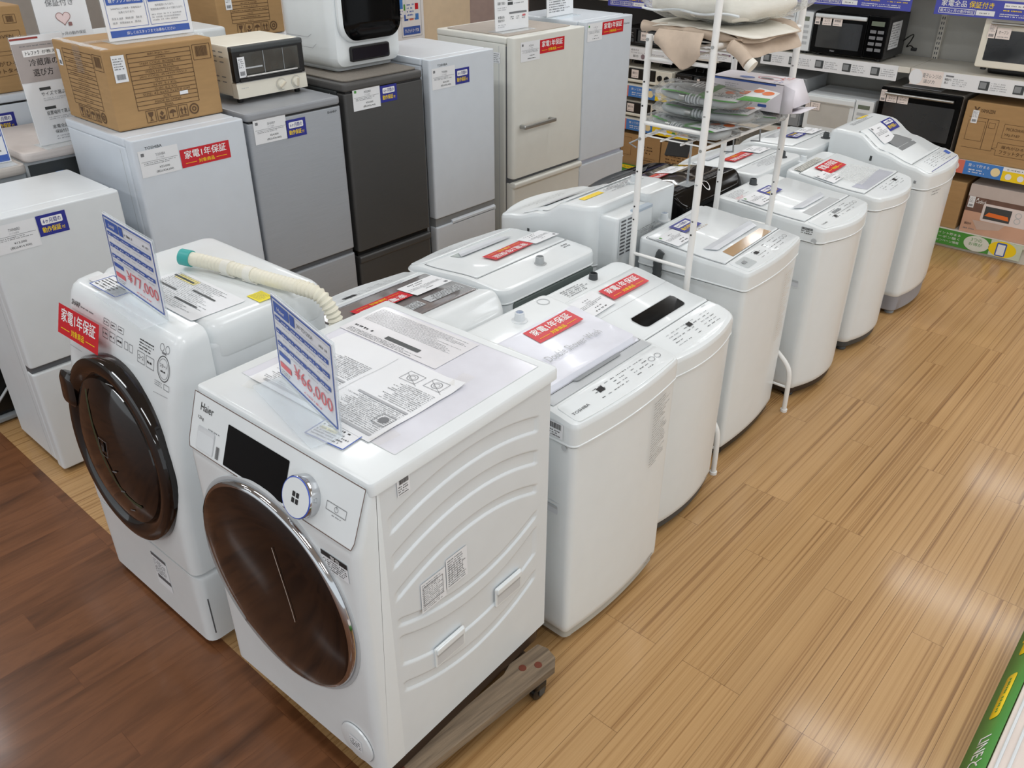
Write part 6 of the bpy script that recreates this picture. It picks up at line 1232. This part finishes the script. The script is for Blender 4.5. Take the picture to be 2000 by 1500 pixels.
# wall notices far behind, beside the dishwasher
t = thing('notice_sign', 'pale board of payment notices on the far wall beside the dishwasher', 'notice', (5.32, 6.07, .52), 0); b = B(); box(b, (0, 0, 0), (.56, .02, .66), PAPER)
S = plane((0, -.0006, 0), (1, 0, 0), (0, 0, 1)); text(b, S, 'サービスのご案内', .18, .56, .5, .61, MBLUE, E0, .02); frame(b, S, .24, .12, .52, .52, .006, LINK); rect(b, S, .26, .14, .5, .22, MBLUE); text(b, S, 'クレジットカードOK', .28, .16, .48, .2, WINK, 2*E0, .02)
for i in range(3):
    for j in range(2): rect(b, S, .28+.075*i, .28+.1*j, .335+.075*i, .34+.1*j, (MBLUE, SALMON, SKY, GREEN, PINKR, RED)[i+3*j-0])
obj('board', b, t)
for k, (x, z, m) in enumerate(((5.46, 1.26, MBLUE), (5.62, 1.24, PAPER))):
    b = B(); box(b, (x, 6.06, z-.42), (x+.13, 6.08, z-.26+.02), PAPER); S = plane((x, 6.0595, z-.42), (1, 0, 0), (0, 0, 1)); rect(b, S, .01, .08, .12, .17, SKY if k == 0 else PAPER); greek(b, S, .015, .02, .115, .07 if k == 0 else .15, 2+2*k, MBLUE, 2*E0, k+3); o = obj('wall_notice', b); tag(o, ('small blue and white notice on the far tan wall', 'small white notice next to the blue one on the far wall')[k], 'notice')
# black kitchen appliance seen over the last refrigerator
t = microwave('rice_cooker', 'black appliance seen over the top of the farthest refrigerators', 3.7, 1.301, .5, .14, .36, BLACK, BLACK, DGREY, 'oven', 'appliance', group=None)
# ------------------------------------------------------------------ light
w = bpy.data.worlds.new('shop_ambient'); SC.world = w; w.use_nodes = True
w.node_tree.nodes['Background'].inputs[0].default_value = (.9, .96, 1, 1); w.node_tree.nodes['Background'].inputs[1].default_value = .85
for x in (-2.3, -.4, 1.5, 3.4, 5.3, 7.2):
    for y in (-3.1, -.6, 1.9, 4.4, 6.9):
        if y > 6 and x < 3: continue
        l = bpy.data.lights.new('ceiling_tube', 'AREA'); l.shape = 'RECTANGLE'; l.size = .22; l.size_y = 1.25; l.energy = 12; l.color = (.95, .98, 1)
        o = bpy.data.objects.new('ceiling_tube', l); COL.objects.link(o); o.location = (x, y, 2.96)
# ------------------------------------------------------------------ camera
cam = bpy.data.cameras.new('camera'); co = bpy.data.objects.new('camera', cam); COL.objects.link(co)
cam.sensor_fit = 'HORIZONTAL'; cam.sensor_width = 36; cam.lens = 36*1632.24/2000; cam.clip_start = .05; cam.clip_end = 60
yaw, pitch, roll = .725425, .536776, .001014
fw = Vector((math.cos(yaw)*math.cos(pitch), math.sin(yaw)*math.cos(pitch), -math.sin(pitch))); r = fw.cross(Vector((0, 0, 1))).normalized(); u = r.cross(fw)
r, u = r*math.cos(roll)+u*math.sin(roll), u*math.cos(roll)-r*math.sin(roll)
M = Matrix((( r.x, u.x, -fw.x, -.735238), (r.y, u.y, -fw.y, -1.060844), (r.z, u.z, -fw.z, 2.012078), (0, 0, 0, 1)))
co.matrix_world = M; SC.camera = co
SC.view_settings.view_transform = 'Standard'; SC.view_settings.look = 'None'; SC.view_settings.exposure = .17; SC.view_settings.gamma = 1
SC.cycles.max_bounces = 8; SC.cycles.transparent_max_bounces = 24; SC.cycles.sample_clamp_indirect = 4
